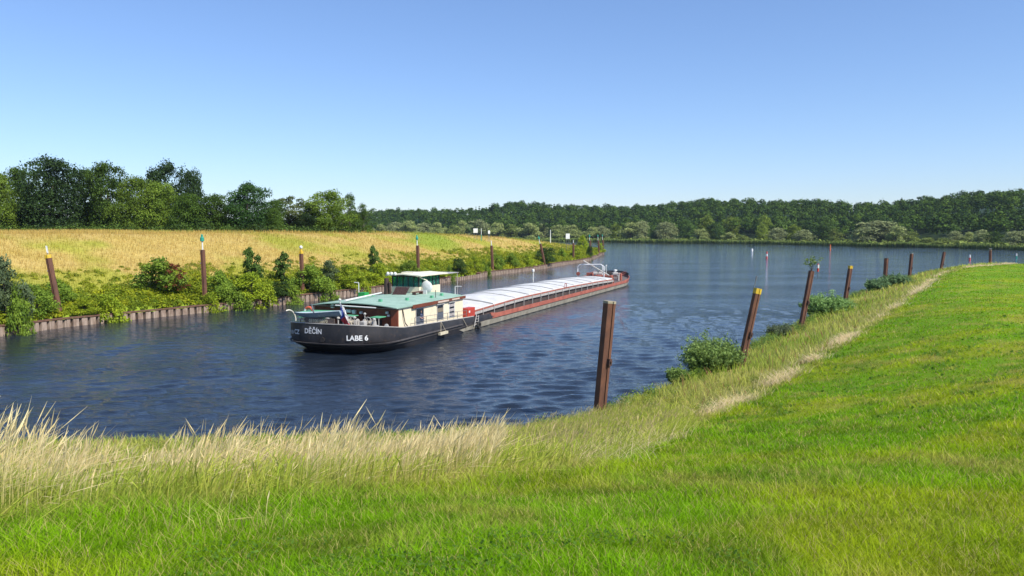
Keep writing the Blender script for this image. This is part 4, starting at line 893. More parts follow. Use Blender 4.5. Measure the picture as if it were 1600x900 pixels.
# port side canopy at the stern
cn = MB(); cn.add([(2.7, 1.6, 2.98), (4.28, 1.6, 3.02), (4.28, 4.3, 2.98), (2.7, 4.3, 2.94), (2.7, 1.6, 3.06), (4.28, 1.6, 3.10), (4.28, 4.3, 3.06), (2.7, 4.3, 3.02)], [(3, 2, 1, 0), (4, 5, 6, 7), (0, 1, 5, 4), (1, 2, 6, 5), (2, 3, 7, 6), (3, 0, 4, 7)])
cn.box(2.68, 2.72, 1.6, 4.3, 2.55, 2.935); cn.build('stern_canopy', M_grn2, barge)
for (x, y) in ((2.8, 1.7), (2.8, 4.2)): MB().tube((x, y, 1.4), (x, y, 2.55), 0.035).build('canopy_post', M_dk, barge)
# aft wall fittings: lamps, beams, low openings
for (y, z, w2, h2) in ((0.6, 3.05, 0.5, 0.28), (0.05, 3.0, 0.3, 0.34), (-0.65, 2.95, 0.22, 0.22), (-3.2, 3.05, 0.20, 0.2), (-3.35, 2.8, 0.16, 0.2), (2.2, 3.45, 0.3, 0.4)): MB().box(4.55, 4.855, y - w2 / 2, y + w2 / 2, z - h2 / 2, z + h2 / 2).build('wall_lamp', M_wht, barge, bevel=0.05)
for (y0, y1, z0, z1) in ((-3.4, -2.9, 1.0, 1.55), (-4.1, -3.65, 1.0, 1.55), (-1.4, -0.7, 1.1, 2.6), (1.0, 1.9, 1.1, 2.5), (-2.6, -1.9, 1.1, 2.4)): MB().box(4.70 if y1 < -3.5 else 4.845, 4.858 if y1 > -3.5 else 4.719, y0, y1, z0, z1).build('dark_doorway', M_dk, barge)
for (y0, y1) in ((-3.45, -2.85), (-4.15, -3.6)): MB().box(4.68, 4.718, y0, y1, 1.62, 1.72).build('white_trim', M_wht, barge)
MB().box(4.80, 4.856, 0.9, 2.3, 2.72, 2.80).build('pale_beam', worn('salmon_trim', (0.5, 0.3, 0.22), (0.4, 0.22, 0.16), 0.6, 3), barge)
# winches on the stern deck
def winch(y, x=3.0, z=1.75):
    e = MB(); e.tube((x, y - 0.42, z + 0.55), (x, y + 0.42, z + 0.55), 0.21, n=16); d1 = e.build('rope_drum', M_rope, barge, True)
    f = MB()
    for s_ in (-0.46, 0.46):
        f.tube((x, y + s_ - 0.03, z + 0.55), (x, y + s_ + 0.03, z + 0.55), 0.33, n=20); f.add([(x - 0.35, y + s_ * 1.25 - 0.03, z - 0.2), (x + 0.35, y + s_ * 1.25 - 0.03, z - 0.2), (x + 0.08, y + s_ * 1.25 - 0.03, z + 0.75), (x - 0.08, y + s_ * 1.25 - 0.03, z + 0.75), (x - 0.35, y + s_ * 1.25 + 0.03, z - 0.2), (x + 0.35, y + s_ * 1.25 + 0.03, z - 0.2), (x + 0.08, y + s_ * 1.25 + 0.03, z + 0.75), (x - 0.08, y + s_ * 1.25 + 0.03, z + 0.75)], [(0, 1, 2, 3), (7, 6, 5, 4), (0, 4, 5, 1), (1, 5, 6, 2), (2, 6, 7, 3), (3, 7, 4, 0)])
    f.build('winch_frame', M_lgrey, barge)
    wl_ = MB(); wl_.torus((x - 0.5, y - 0.15, z + 0.75), 0.36, 0.03, 'x', 20, 6)
    for k in range(5): a = k * math.pi * 2 / 5; wl_.tube((x - 0.5, y - 0.15, z + 0.75), (x - 0.5, y - 0.15 + 0.35 * math.cos(a), z + 0.75 + 0.35 * math.sin(a)), 0.02, n=5)
    wl_.tube((x - 0.5, y - 0.15, z + 0.75), (x - 0.2, y - 0.15, z + 0.6), 0.03); wl_.build('handwheel', M_lgrey, barge)
winch(-0.9); winch(-2.5)
for (x, y) in ((2.3, -1.7), (2.2, -0.1), (3.3, -3.3)): MB().tube((x, y, 1.1), (x, y, 1.95), 0.16, n=12).tube((x, y, 1.95), (x, y, 2.03), 0.21, n=12).build('bollard', M_lgrey, barge)
MB().box(3.2, 4.4, -3.3, -2.4, 2.72, 2.78).build('green_shelf', M_grn2, barge); MB().box(3.2, 4.4, -0.6, 0.8, 2.72, 2.78).build('green_shelf', M_grn2, barge)
for (x, y) in ((3.25, -3.25), (3.25, -2.45), (3.25, -0.55), (3.25, 0.75)): MB().tube((x, y, 1.1), (x, y, 2.72), 0.035).build('shelf_post', M_lgrey, barge)
MB().lathe((3.9, -3.6, 2.0), [(0.05, -0.03), (0.2, -0.02), (0.2, 0.02), (0.05, 0.03)], 16, axis='x').build('white_disc', M_wht, barge)
for (x, y, z1, r_) in ((1.6, -0.4, 2.7, 0.05), (2.0, -1.7, 2.75, 0.05), (1.5, 0.6, 2.6, 0.07), (2.6, -3.2, 2.6, 0.05), (3.6, -1.7, 2.9, 0.04)): MB().tube((x, y, 1.2), (x, y, z1), r_, n=8).lathe((x, y, z1), [(r_, 0), (r_ * 3, 0.05), (r_ * 3, 0.14), (r_, 0.2)], 10).build('air_vent', M_lgrey, barge)
for (x, y, h2, mt) in ((1.9, -2.6, 0.5, M_lgrey), (1.3, 0.2, 0.45, M_blue), (2.4, -0.9, 0.4, M_rope), (2.2, 0.9, 0.6, M_dk)): MB().box(x - 0.22, x + 0.22, y - 0.25, y + 0.25, 1.6, 2.1 + h2).build('deck_box', mt, barge, bevel=0.08)
MB().box(2.6, 3.0, -3.5, -3.1, 1.3, 2.2).build('engine_cover', worn('grey_tarpaulin', (0.42, 0.42, 0.42), (0.28, 0.28, 0.29), 0.8, 3), barge, bevel=0.12)
# anchor davit, flag, stern boards
MB().tube((1.0, 1.1, 1.6), (0.4, 1.35, 4.0), 0.09, 0.06, 8).build('mast', M_steel, barge)
MB().torus((1.4, 4.4, 2.3), 1.0, 0.055, 'y', 24, 7, frac=0.3).build('davit', worn('cream_tube', (0.75, 0.72, 0.6), (0.65, 0.6, 0.5), 0.5, 3), barge)
fp = MB().tube((0.4, -1.75, 2.0), (0.3, -1.45, 4.35), 0.035).lathe((0.3, -1.45, 4.35), [(0.03, 0), (0.12, 0.06), (0.12, 0.14), (0.03, 0.2)], 10).build('flagstaff', M_wht, barge)
def flagmesh():
    nu, nv = 14, 12; mb = MB(); vs = []; W_, H_ = 1.7, 1.25
    for i_ in range(nu + 1):
        for j_ in range(nv + 1):
            u = i_ / nu * W_; v = (j_ / nv) * H_; sag = u * 0.62; vs.append((0.3 - 0.12 * math.sin(u * 5 + v) * u, -1.48 - u * 0.48 - 0.10 * math.sin(v * 6 + u * 3) * u, 4.22 - (H_ - v) * 1.05 - sag))
    for i_ in range(nu):
        for j_ in range(nv):
            uc = (i_ + 0.5) / nu; vc = (j_ + 0.5) / nv; tri = uc < 0.5 and abs(vc - 0.5) < 0.5 - uc
            mi = 2 if tri else (0 if vc > 0.5 else 1); q = (i_ * (nv + 1) + j_, (i_ + 1) * (nv + 1) + j_, (i_ + 1) * (nv + 1) + j_ + 1, i_ * (nv + 1) + j_ + 1); mb.add([vs[k] for k in q], [(0, 1, 2, 3)], mi)
    return mb
fl = flagmesh().build('flag', [worn('flag_white', (0.72, 0.7, 0.7), None, 0.8, 3), worn('flag_red', (0.62, 0.06, 0.06), None, 0.8, 3), worn('flag_blue', (0.06, 0.09, 0.38), None, 0.8, 3)], fp)
MB().box(74.2, 74.3, 2.0, 2.03, 0, 0.1)
# lettering
def ring_frame(s_along, z, side=1):
    return None
tt_ = np.linspace(0, 1.3, 900); rp = np.array([hull_surface(q, 1.5) for q in tt_]); al = np.concatenate([[0], np.cumsum(np.hypot(*np.diff(rp, axis=0).T))])
def world(p): return BO + BU * p[0] - BV * p[1] + np.array([0, 0, p[2]])
def text_mesh(txt, size, bold=0.02):
    cu = bpy.data.curves.new('text', 'FONT'); cu.body = txt; cu.size = size; cu.extrude = 0.0; cu.offset = bold * size * 1.2; cu.resolution_u = 3; cu.align_x = 'CENTER'; o = bpy.data.objects.new('text', cu); COL.objects.link(o)
    dg = bpy.context.evaluated_depsgraph_get(); me = bpy.data.meshes.new_from_object(o.evaluated_get(dg)); bpy.data.objects.remove(o); return me
def hull_text(name, txt, size, px, zc, mat, port=False):
    me = text_mesh(txt, size); best = None
    # signed arc position (negative = port quarter) whose image column is px
    cands = [(abs(proj(world((x, y * q_, zc)))[0] - px), q_ * al[k]) for k, (x, y) in enumerate(rp) for q_ in (1, -1) if not (q_ > 0) == bool(port) or al[k] < 4.0 and k < 420]
    s0 = min(cands)[1]; sg = 1
    for v in me.vertices:
        s_ = s0 + v.co.x * sg; mir = 1 if s_ >= 0 else -1; s_ = abs(s_); z = zc + v.co.y; x = np.interp(s_, al, rp[:, 0]); y = np.interp(s_, al, rp[:, 1]); t_ = np.interp(s_, al, tt_); x, y = hull_surface(t_, z)
        x2, y2 = hull_surface(t_ + 0.01, z); nx, ny = (y2 - y), -(x2 - x); l = math.hypot(nx, ny) + 1e-9; v.co = (x + nx / l * 0.025, (y + ny / l * 0.025) * sg * mir, z)
    me.update(); o = bpy.data.objects.new(name, me); COL.objects.link(o); me.materials.append(mat); o.parent = barge; return o
M_let = worn('white_lettering', (0.80, 0.80, 0.80), (0.7, 0.7, 0.7), 0.5, 3)
hull_text('lettering', 'LABE 6', 0.58, 558, 1.22, M_let); hull_text('lettering', 'DĚČÍN', 0.56, 489, 1.66, M_let)
hull_text('lettering', 'CZ', 0.52, 464, 1.52, M_let, True); hull_text('lettering', 'RV', 0.44, 457.5, 1.45, M_let, True)
# registration board behind the rail
rbm = MB().box(0.02, 0.08, -1.1, 1.7, 2.46, 2.92).build('registration_board', worn('brown_board', (0.14, 0.10, 0.08), (0.09, 0.07, 0.06), 0.7, 4), barge)
me = text_mesh('0310010870', 0.36, 0.03)
for v in me.vertices: v.co = (0.01, 0.45 - v.co.x, 2.57 + v.co.y)
o_ = bpy.data.objects.new('numbers', me); COL.objects.link(o_); me.materials.append(worn('cream_numbers', (0.62, 0.55, 0.38), (0.5, 0.44, 0.3), 0.6, 3)); o_.parent = rbm
MB().tube((0.45, 2.4, 2.75), (0.9, 3.1, 2.7), 0.09, n=8).build('fender_roll', worn('cream_fender', (0.65, 0.6, 0.45), (0.5, 0.45, 0.33), 0.7, 3), barge)
MB().lathe((0.0, 0, 0), [(0.0, 0.0)], 3) if False else None
k = min([(abs(proj(world((x, y, 1.25)))[0] - 494), i_) for i_, (x, y) in enumerate(rp)])[1]
MB().lathe((rp[k][0] - 0.03, rp[k][1] - 0.02, 1.2), [(0.05, -0.03), (0.22, -0.03), (0.22, 0.03), (0.05, 0.03)], 18, axis='x').build('hawse_pipe', M_dk, barge)

# hatch covers
def hz(x): return float(np.interp(x, [21, 27, 35, 55, 72, 80], [1.74, 1.90, 2.08, 2.06, 1.86, 1.66]))
def hr(x): return float(np.interp(x, [21, 30, 45, 60, 72, 80], [0.40, 0.44, 0.46, 0.44, 0.36, 0.28]))
edges = [21.4, 26.8, 33.4, 38.2, 43.0, 47.8, 52.6, 57.4, 62.2, 67.0, 71.8, 76.0, 80.2]
for k, (x0, x1) in enumerate(zip(edges[:-1], edges[1:])):
    up = 0.07 * (k % 2); mb = MB(); vs = []; Y_ = [-3.75, -3.7, -2.2, -0.8, 0, 0.8, 2.2, 3.7, 3.75]
    xx = (x0 + 0.03, x1 - 0.03)
    for x in xx:
        for i_, y in enumerate(Y_): vs.append((x, y, hz((x0 + x1) / 2) * 0.35 + hz(x) * 0.65 + up + (hr((x0 + x1) / 2)) * (1 - (abs(y) / 3.75) ** 1.6) - (0.20 if i_ in (0, len(Y_) - 1) else 0)))
    L_ = len(Y_); vs += [(xx[0], -3.75, 1.35), (xx[0], 3.75, 1.35), (xx[1], -3.75, 1.35), (xx[1], 3.75, 1.35)]
    fs = [(i_, i_ + L_, i_ + L_ + 1, i_ + 1) for i_ in range(L_ - 1)] + [tuple([2 * L_ + 0] + [2 * L_ + 1] + list(range(L_ - 1, -1, -1)))[::1], tuple([2 * L_ + 3, 2 * L_ + 2] + list(range(L_, 2 * L_)))]
    mb.add(vs, fs); hc = mb.build('hatch_cover', M_hatch, barge)
    rb_ = MB()
    for i_ in range(1, L_ - 2): rb_.tube(np.array(vs[L_ + i_]) + np.array([0.0, 0, 0.02]), np.array(vs[L_ + i_ + 1]) + np.array([0.0, 0, 0.02]), 0.035, n=5)
    rb_.build('seam_rib', worn('seam_grey', (0.16, 0.16, 0.17), (0.1, 0.1, 0.11), 0.6, 3), hc)
cz = lambda x: hz(x) - 0.36
def side_strip(x0, x1, y, zf0, zf1, thick, name, mat, step=4.0):
    for sg in (1, -1):
        xs2 = np.arange(x0, x1 + 0.01, (x1 - x0) / max(1, round((x1 - x0) / step))); vs = []; mb = MB()
        for x in xs2:
            for (yy, zz) in ((y, zf0(x)), (y, zf1(x)), (y - thick, zf1(x)), (y - thick, zf0(x))): vs.append((x, -yy * sg, zz))
        fs = []
        for i_ in range(len(xs2) - 1):
            for r_ in range(4): q = (i_ * 4 + r_, (i_ + 1) * 4 + r_, (i_ + 1) * 4 + (r_ + 1) % 4, i_ * 4 + (r_ + 1) % 4); fs.append(q)
        fs += [(0, 1, 2, 3), tuple(len(vs) - 4 + q for q in (3, 2, 1, 0))]; mb.add(vs, fs); mb.build(name, mat, barge)
side_strip(21.0, 80.6, 3.62, lambda x: 0.6, lambda x: hz(x) - 0.30, 0.12, 'hold_coaming', M_coam)
side_strip(21.2, 80.5, 3.86, lambda x: hz(x) - 0.52, lambda x: hz(x) - 0.22, 0.2, 'coaming_rail', M_lgrey)
side_strip(21.2, 80.5, 3.88, lambda x: hz(x) - 0.215, lambda x: hz(x) - 0.06, 0.12, 'hatch_rail', M_redp)
for x in np.arange(23.5, 80, 3.1): MB().tube((x, -3.95, 0.7), (x, -3.95, hz(x) - 0.05), 0.035, n=6).build('stanchion', M_lgrey, barge); 
MB().path([(52.4, -3.9, 1.9), (52.5, -3.9, 2.55), (53.2, -3.9, 2.55), (53.3, -3.9, 1.9)], 0.05).build('hatch_crank', M_redp, barge)
MB().box(80.6, 80.75, -3.9, 3.9, 0.7, 1.72).build('hold_end', M_redp, barge); MB().box(20.7, 20.9, -3.6, 3.6, 0.6, 1.9).build('hold_end', M_redp, barge)
# red locker beside the deckhouse and steps to the gangway
lk = MB().box(17.9, 19.6, -4.72, -4.0, 1.36, 2.25).build('red_locker', worn('bright_red_paint', (0.55, 0.06, 0.03), (0.42, 0.04, 0.025), 0.45, 2), barge); MB().box(18.0, 19.5, -4.735, -4.722, 1.45, 2.1).build('door', worn('locker_door_red', (0.50, 0.06, 0.035), None, 0.5, 3), lk); MB().box(18.05, 18.35, -4.75, -4.737, 1.8, 2.0).build('sticker', M_wht, lk)
st = MB(); st.tube((19.6, -4.9, 1.5), (18.9, -4.95, 0.35), 0.04, n=6).tube((20.1, -4.9, 1.4), (19.9, -4.95, 0.35), 0.04, n=6)
for q in np.linspace(0.15, 0.85, 4): st.tube((19.6 - 0.7 * q, -4.93, 1.5 - 1.15 * q), (20.1 - 0.2 * q, -4.93, 1.4 - 1.05 * q), 0.03, n=5)
st.build('boarding_ladder', M_lgrey, barge)
fd = MB().box(11.0, 12.6, -5.1, -4.86, 0.42, 0.66).build('wooden_fender', worn('pale_wood', (0.6, 0.54, 0.4), (0.45, 0.4, 0.28), 0.8, 3), barge); MB().path([(11.3, -4.98, 0.66), (11.7, -4.8, 1.6), (12.3, -4.98, 0.66)], 0.025).build('rope', M_rope, fd)
MB().tube((16.4, -4.86, 1.35), (17.2, -4.95, 0.5), 0.035, n=6).build('fender_rope', M_rope, barge)
tr_ = MB().torus((19.9, -5.02, 0.35), 0.30, 0.12, 'y', 18, 8).build('tyre_fender', M_blk, barge, True)
MB().tube((-0.0, 1.6, 0.1), (0.1, 1.6, 0.8), 0.02).tube((0.9, -2.4, 0.1), (0.9, -2.4, 0.7), 0.02) if False else None
# bow: arch, boom, windlass, bulwark
M_arch = worn('white_tube', (0.75, 0.75, 0.75), (0.6, 0.6, 0.6), 0.5, 3)
MB().path([(81.6, 3.0, 1.0), (81.6, 2.9, 3.6), (81.6, 2.5, 3.95), (81.6, -1.3, 4.05), (81.6, -1.8, 3.7), (81.6, -1.9, 1.0)], 0.10, 8).build('bow_arch', M_arch, barge)
MB().tube((81.2, 1.8, 4.7), (84.2, -2.1, 2.0), 0.10, 0.12, 8).build('bow_boom', M_lgrey, barge)
MB().lathe((81.35, 2.75, 2.35), [(0.05, -0.05), (0.34, -0.05), (0.34, 0.05), (0.05, 0.05)], 18, axis='x').build('red_disc', M_redp, barge)
MB().box(81.3, 81.5, -2.1, -1.6, 3.0, 3.75).build('white_lamp_box', M_wht, barge)
for (x, y, s1, s2, h2, mt, nm) in ((83.5, 1.2, 0.8, 1.1, 1.0, M_redp, 'deck_locker'), (83.0, -0.6, 0.6, 0.7, 0.55, M_redp, 'deck_locker'), (86.5, -0.6, 1.6, 3.2, 0.45, M_redp, 'winch_bed'), (87.8, -3.2, 0.9, 0.7, 0.75, M_redp, 'deck_locker')): MB().box(x - s1 / 2, x + s1 / 2, y - s2 / 2, y + s2 / 2, 0.9, 1.45 + h2).build(nm, mt, barge, bevel=0.03)
for y in (-2.6, -1.4, 0.2, 1.2): MB().tube((87.2, y - 0.35, 2.05), (87.2, y + 0.35, 2.05), 0.42, n=16).build('windlass_drum', M_lgrey if y != -1.4 else M_dk, barge, True)
for (x, y) in ((89, -2.8), (89.5, -1.5), (90.5, 0.5), (86, -3.4)): MB().tube((x, y, 1.0), (x, y, 2.15), 0.18, n=12).tube((x, y, 2.15), (x, y, 2.25), 0.24, n=12).build('bollard', M_lgrey, barge)
MB().tube((89.6, -0.2, 1.2), (89.6, -0.2, 3.35), 0.05).lathe((89.6, -0.2, 3.35), [(0.05, 0), (0.14, 0.05), (0.14, 0.25), (0.05, 0.3)], 10).build('bow_light_mast', M_wht, barge)
rail(88.5, 94, 4, lambda x: ZT(x) , -2.9, 0.8, M_redp); rail(88.5, 94, 4, lambda x: ZT(x), 2.9, 0.8, M_redp)
hull_band(lambda x: ZT(x) + 0.01, lambda x: ZT(x) + 0.55, 2.45, 3, out_=0.0, thick=0.08).build('bow_bulwark', M_hull, barge)
MB().lathe((96.2, -0.3, 2.2), [(0.05, -0.3), (0.34, -0.22), (0.42, 0), (0.34, 0.22), (0.05, 0.3)], 14).build('bow_fender', M_wht, barge, True)
MB().tube((61, 3.9, 1.0), (61, 3.9, 3.6), 0.06).lathe((61, 3.9, 3.6), [(0.06, 0), (0.2, 0.1), (0.2, 0.4), (0.06, 0.5)], 10).build('port_light_post', M_wht, barge)

# dinghy lying upside-level across the stern, life ring, person: things resting on the barge
def bworld(x, y, z): return tuple(BO + BU * x - BV * y + np.array([0, 0, z]))
dg = empty('dinghy', bworld(0.45, 0.75, 3.36), math.atan2(BU[1], BU[0]) + R(90)); dg.rotation_euler = (0, R(5), math.atan2(BU[1], BU[0]) + R(90)); tag(dg, 'blue grey rowing dinghy carried across the stern of the barge', 'dinghy')
def boat(Lh, B_, D_, inner=False):
    mb = MB(); st_ = 15; pr_ = 7; vs = []
    for i_ in range(st_):
        u = -1 + 2 * i_ / (st_ - 1); wd_ = B_ * (1 - max(0, u) ** 2.2) * (1 - 0.35 * max(0, -u) ** 2) + 0.02; ke = D_ * (1 - 0.75 * max(0, u) ** 2.4 - 0.1 * max(0, -u)); sh = 0.12 * max(0, u) ** 2
        for j_ in range(pr_):
            f = -1 + 2 * j_ / (pr_ - 1); z = -ke * (1 - abs(f) ** 2.6) + sh; vs.append((u * Lh, f * wd_ * (1 if not inner else 0.93), z + (0.06 if inner and abs(f) < 1 else 0)))
    fs = [(i_ * pr_ + j_, (i_ + 1) * pr_ + j_, (i_ + 1) * pr_ + j_ + 1, i_ * pr_ + j_ + 1) for i_ in range(st_ - 1) for j_ in range(pr_ - 1)]
    fs.append(tuple(range(pr_ - 1, -1, -1))) if not inner else None
    return mb.add(vs, fs)
boat(2.35, 0.72, 0.52).build('hull', M_blue, dg, True); boat(2.28, 0.70, 0.42, True).build('lining', worn('pale_lining', (0.42, 0.5, 0.52), (0.3, 0.37, 0.4), 0.6, 3), dg, True)
for x in (-1.2, 0.0, 1.0): MB().box(x - 0.13, x + 0.13, -0.6 if x < 1 else -0.5, 0.6 if x < 1 else 0.5, -0.12, -0.08).build('thwart', M_lgrey, dg)
for x in (-1.5, 1.1): MB().box(x - 0.05, x + 0.05, -0.3, 0.3, -0.62, -0.45).tube((x, 0, -1.3), (x, 0, -0.5), 0.05).build('cradle', M_dk, dg)
lr = empty('life_ring', bworld(3.6, 3.9, 2.95), math.atan2(BU[1], BU[0])); tag(lr, 'orange red life ring hanging on the port side of the barge stern', 'life ring')
MB().torus((0, 0, 0), 0.40, 0.12, 'x', 24, 10).build('ring', worn('life_ring_red', (0.6, 0.12, 0.05), (0.5, 0.1, 0.05), 0.5, 3), lr, True); MB().torus((0, 0, 0), 0.40, 0.123, 'x', 24, 10, frac=0.12).build('white_band', M_wht, lr, True)
# person looking out of the open upper half of the first window
def person_at(loc, rz):
    e = empty('person', loc, rz)
    me = bpy.data.meshes.new('body'); J = [((0, 0, 0.0), .16), ((0, 0, 0.20), .15), ((0, 0, 0.42), .17), ((0.02, 0, 0.55), .065), ((0.04, 0, 0.62), .06), ((0.06, 0, 0.72), .10), ((0.06, 0, 0.80), .09), ((0, .19, 0.46), .06), ((0, -.19, 0.46), .06), ((0.08, .26, 0.24), .045), ((0.08, -.26, 0.24), .045), ((0.30, .18, 0.12), .035), ((0.30, -.18, 0.12), .035), ((0.36, .15, 0.12), .03), ((0.36, -.15, 0.12), .03)]
    E_ = [(0, 1), (1, 2), (2, 3), (3, 4), (4, 5), (5, 6), (2, 7), (2, 8), (7, 9), (8, 10), (9, 11), (10, 12), (11, 13), (12, 14)]
    me.from_pydata([j[0] for j in J], E_, []); o = link('body', me, worn('skin', (0.55, 0.30, 0.21), (0.5, 0.27, 0.19), 0.6, 3), e)
    sm = o.modifiers.new('skin', 'SKIN'); 
    for v, j in zip(me.skin_vertices[0].data, J): v.radius = (j[1], j[1])
    me.skin_vertices[0].data[0].use_root = True; ss = o.modifiers.new('sub', 'SUBSURF'); ss.levels = 1; ss.render_levels = 1
    mb = MB(); mb.lathe((0, 0, -0.05), [(0.2, 0), (0.19, 0.25), (0.225, 0.48), (0.15, 0.58), (0.085, 0.60)], 14); mb.build('shirt', worn('dark_blue_shirt', (0.05, 0.07, 0.14), None, 0.8, 4), e, True)
    mb = MB(); mb.lathe((0.04, 0, 0.78), [(0.115, -0.02), (0.115, 0.04), (0.08, 0.09), (0.02, 0.11)], 12); mb.build('hair', worn('brown_hair', (0.06, 0.04, 0.03), None, 0.8, 6), e, True)
    tag(e, 'person leaning at the open window nearest the stern of the barge', 'person'); return e
person_at(bworld(8.95, -4.12, 2.05), math.atan2(BU[1], BU[0]) - math.pi / 2)

# ------------------------------------------------------------------ boards and posts on the skyline of the headland
def board(px, ytop, ybot, wpx, D, lab, name='notice_board'):
    p = at_d(px, ybot, D); h = at_d(px, ytop, D)[2] - p[2]; w_ = wpx * D / F; Z = zh((p[0], p[1]))
    e = empty(name, (p[0], p[1], Z)); e.rotation_euler = (0, 0, R(15)); z1 = at_d(px, ytop, D)[2] - Z
    MB().tube((-w_ * 0.3, 0, -0.3), (-w_ * 0.3, 0, z1), 0.05).build('leg', M_steel, e); MB().tube((w_ * 0.3, 0, -0.3), (w_ * 0.3, 0, z1), 0.05).build('leg', M_steel, e)
    MB().box(-w_ / 2, w_ / 2, -0.10, -0.05, z1 - h * 0.75, z1).build('white_panel', M_wht, e); tag(e, lab, 'sign'); return e
board(743, 357, 366, 7, 232, 'larger white board on the dry slope skyline left of the slim green post')
board(764, 360, 367, 3.2, 236, 'narrow white board on the skyline right of the slim green post')
board(887, 365, 376, 6.5, 265, 'white board on legs near the headland tip')
def spar(name, x, y, z, h, r0, cols, lab, cat, grp=None, prof=None):
    e = empty(name, (x, y, z)); k = len(cols)
    for i_, (nm_, mt) in enumerate(cols):
        z0 = h * i_ / k + (0.002 if i_ else -0.5); z1 = h * (i_ + 1) / k; MB().tube((0, 0, z0), (0, 0, z1), r0 * (1 - 0.35 * i_ / k), r0 * (1 - 0.35 * (i_ + 1) / k), 12).build(nm_, mt, e)
    tag(e, lab, cat, grp); return e
p = at_d(752, 368, 234); spar('marker_post', p[0], p[1], zh(p), at_d(752, 357, 234)[2] - zh(p), 0.13, [('shaft', M_grn), ('tip', M_wht)], 'slim green post between the two white boards on the skyline', 'post')
p = at_d(860, 369, 300); spar('marker_post', p[0], p[1], zh(p), at_d(860, 359, 300)[2] - zh(p), 0.2, [('shaft', M_wht), ('tip', M_wht)], 'white post on the skyline right of the white pile lamps', 'post')
M_org = worn('orange_paint', (0.6, 0.16, 0.04), (0.5, 0.13, 0.04), 0.5, 3)
M_pnk = worn('faded_red', (0.62, 0.10, 0.09), (0.5, 0.08, 0.07), 0.5, 3)
for (px, yb, yt, cols, r_, lab) in [(1198, 404, 393, [('red_foot', M_pnk), ('white_band', M_wht), ('red_top', M_pnk)], 0.36, 'red and white spar buoy in the middle of the lake'),
                                 (1297, 391, 382, [('base', M_org), ('top', M_org)], 0.42, 'orange spar buoy close to the far reeds'),
                                 (1515, 407, 398, [('base', M_pnk), ('top', M_wht)], 0.36, 'pinkish red buoy with white top between the last two piles'),
                                 (1588, 404, 396, [('base', M_grn), ('top', M_wht)], 0.30, 'green spar buoy at the right edge of the lake'),
                                 (1175, 392, 388.5, [('base', M_wht), ('top', M_wht)], 0.6, 'small white float left of the red and white spar')]:
    q = at_z(px, yb); spar('buoy', q[0], q[1], 0, (yb - yt) * q[1] / F, r_, cols, lab, 'buoy', 'buoys on the lake')

# ------------------------------------------------------------------ bushes and grass of the near bank
def zn(x, y): return float(z_near(np.array([x]), np.array([y]))[0])
def willow_bush(name, seed, px, ybot, ytop, hw, D, nst, lab, colr=((0.08, 0.14, 0.04), (0.24, 0.34, 0.09)), leaf=0.11, grp='bushes at the water edge of the near bank'):
    """many arching stems carrying narrow leaves"""
    g = np.random.RandomState(seed); X = (px - 800) / F * D; Z = zn(X, D); top = at_d(px, ytop, D)[2]; h = top - Z; w_ = hw * D / F
    e = empty(name, (X, D, Z)); C = []; T = []; st = MB()
    for k in range(nst):
        a = g.rand() * 6.283; q = w_ * math.sqrt(g.rand()) * 0.62; o = w_ * g.uniform(0.05, 0.5); hh = h * (0.45 + 0.6 * g.rand() ** 0.7) * (1 - 0.5 * ((q + o * 0.7) / w_) ** 2)
        hh *= 1.3 if g.rand() < 0.12 else 1.0; p0 = np.array([q * math.cos(a), q * math.sin(a), 0]); p2 = p0 + np.array([o * math.cos(a), o * math.sin(a), hh]); p1 = p0 + np.array([o * 0.3 * math.cos(a), o * 0.3 * math.sin(a), hh * 0.6])
        if k % 3 == 0: st.tube(p0, p1, 0.012, 0.008, 4); st.tube(p1, p2, 0.008, 0.003, 4)
        m_ = 46; tt = g.rand(m_)[:, None]; P_ = (1 - tt) ** 2 * p0 + 2 * tt * (1 - tt) * p1 + tt ** 2 * p2; P_ += g.normal(size=(m_, 3)) * 0.07; C.append(P_); T.append(tt[:, 0])
    C = np.concatenate(C); T = np.concatenate(T); nn_ = len(C); d = g.normal(size=(nn_, 3)) + np.array([0, 0, 0.6])
    c = mixc(colr[0], colr[1], g.rand(nn_) * 0.6 + 0.4 * T) * g.uniform(0.8, 1.2, (nn_, 1)); C[:, 2] = np.maximum(C[:, 2], 0.0)
    V, Fc, cc = leaf_quads(C, leaf, d, c, 0.24, g); link('leaves', mesh_np('leaves', V, Fc, cc), M_leaf, e); (st.build('stems', M_bark, e) if nst > 140 else None); tag(e, lab, 'bush', grp); return e
willow_bush('willow_bush', 1, 1116, 600, 528, 54, 52, 420, 'largest willow bush, growing left of the yellow topped leaning pile')
willow_bush('willow_bush', 2, 1062, 612, 575, 22, 50, 70, 'low sparse willow shoots at the left foot of the largest willow bush')
willow_bush('willow_bush', 3, 1222, 540, 508, 22, 71, 170, 'smaller grey green willow bush left of the pile with the small willow', ((0.06, 0.09, 0.045), (0.16, 0.20, 0.11)))
willow_bush('willow_bush', 4, 1294, 505, 461, 42, 88, 560, 'broad bright green bush between the two leaning piles on the right', ((0.08, 0.16, 0.05), (0.23, 0.36, 0.11)), 0.14)
willow_bush('reed_clump', 5, 1372, 462, 436, 20, 118, 200, 'low bluish green reed clump left of the plain upright pile', ((0.08, 0.16, 0.07), (0.22, 0.34, 0.15)), 0.20)
willow_bush('reed_clump', 6, 1400, 452, 429, 24, 124, 300, 'taller bluish green reed clump right of the plain upright pile', ((0.08, 0.16, 0.07), (0.22, 0.34, 0.15)), 0.20)
willow_bush('shrub', 7, 1540, 424, 415, 14, 205, 120, 'low dark green shrub at the foot of the last pile', ((0.04, 0.08, 0.02), (0.10, 0.16, 0.04)), 0.25)

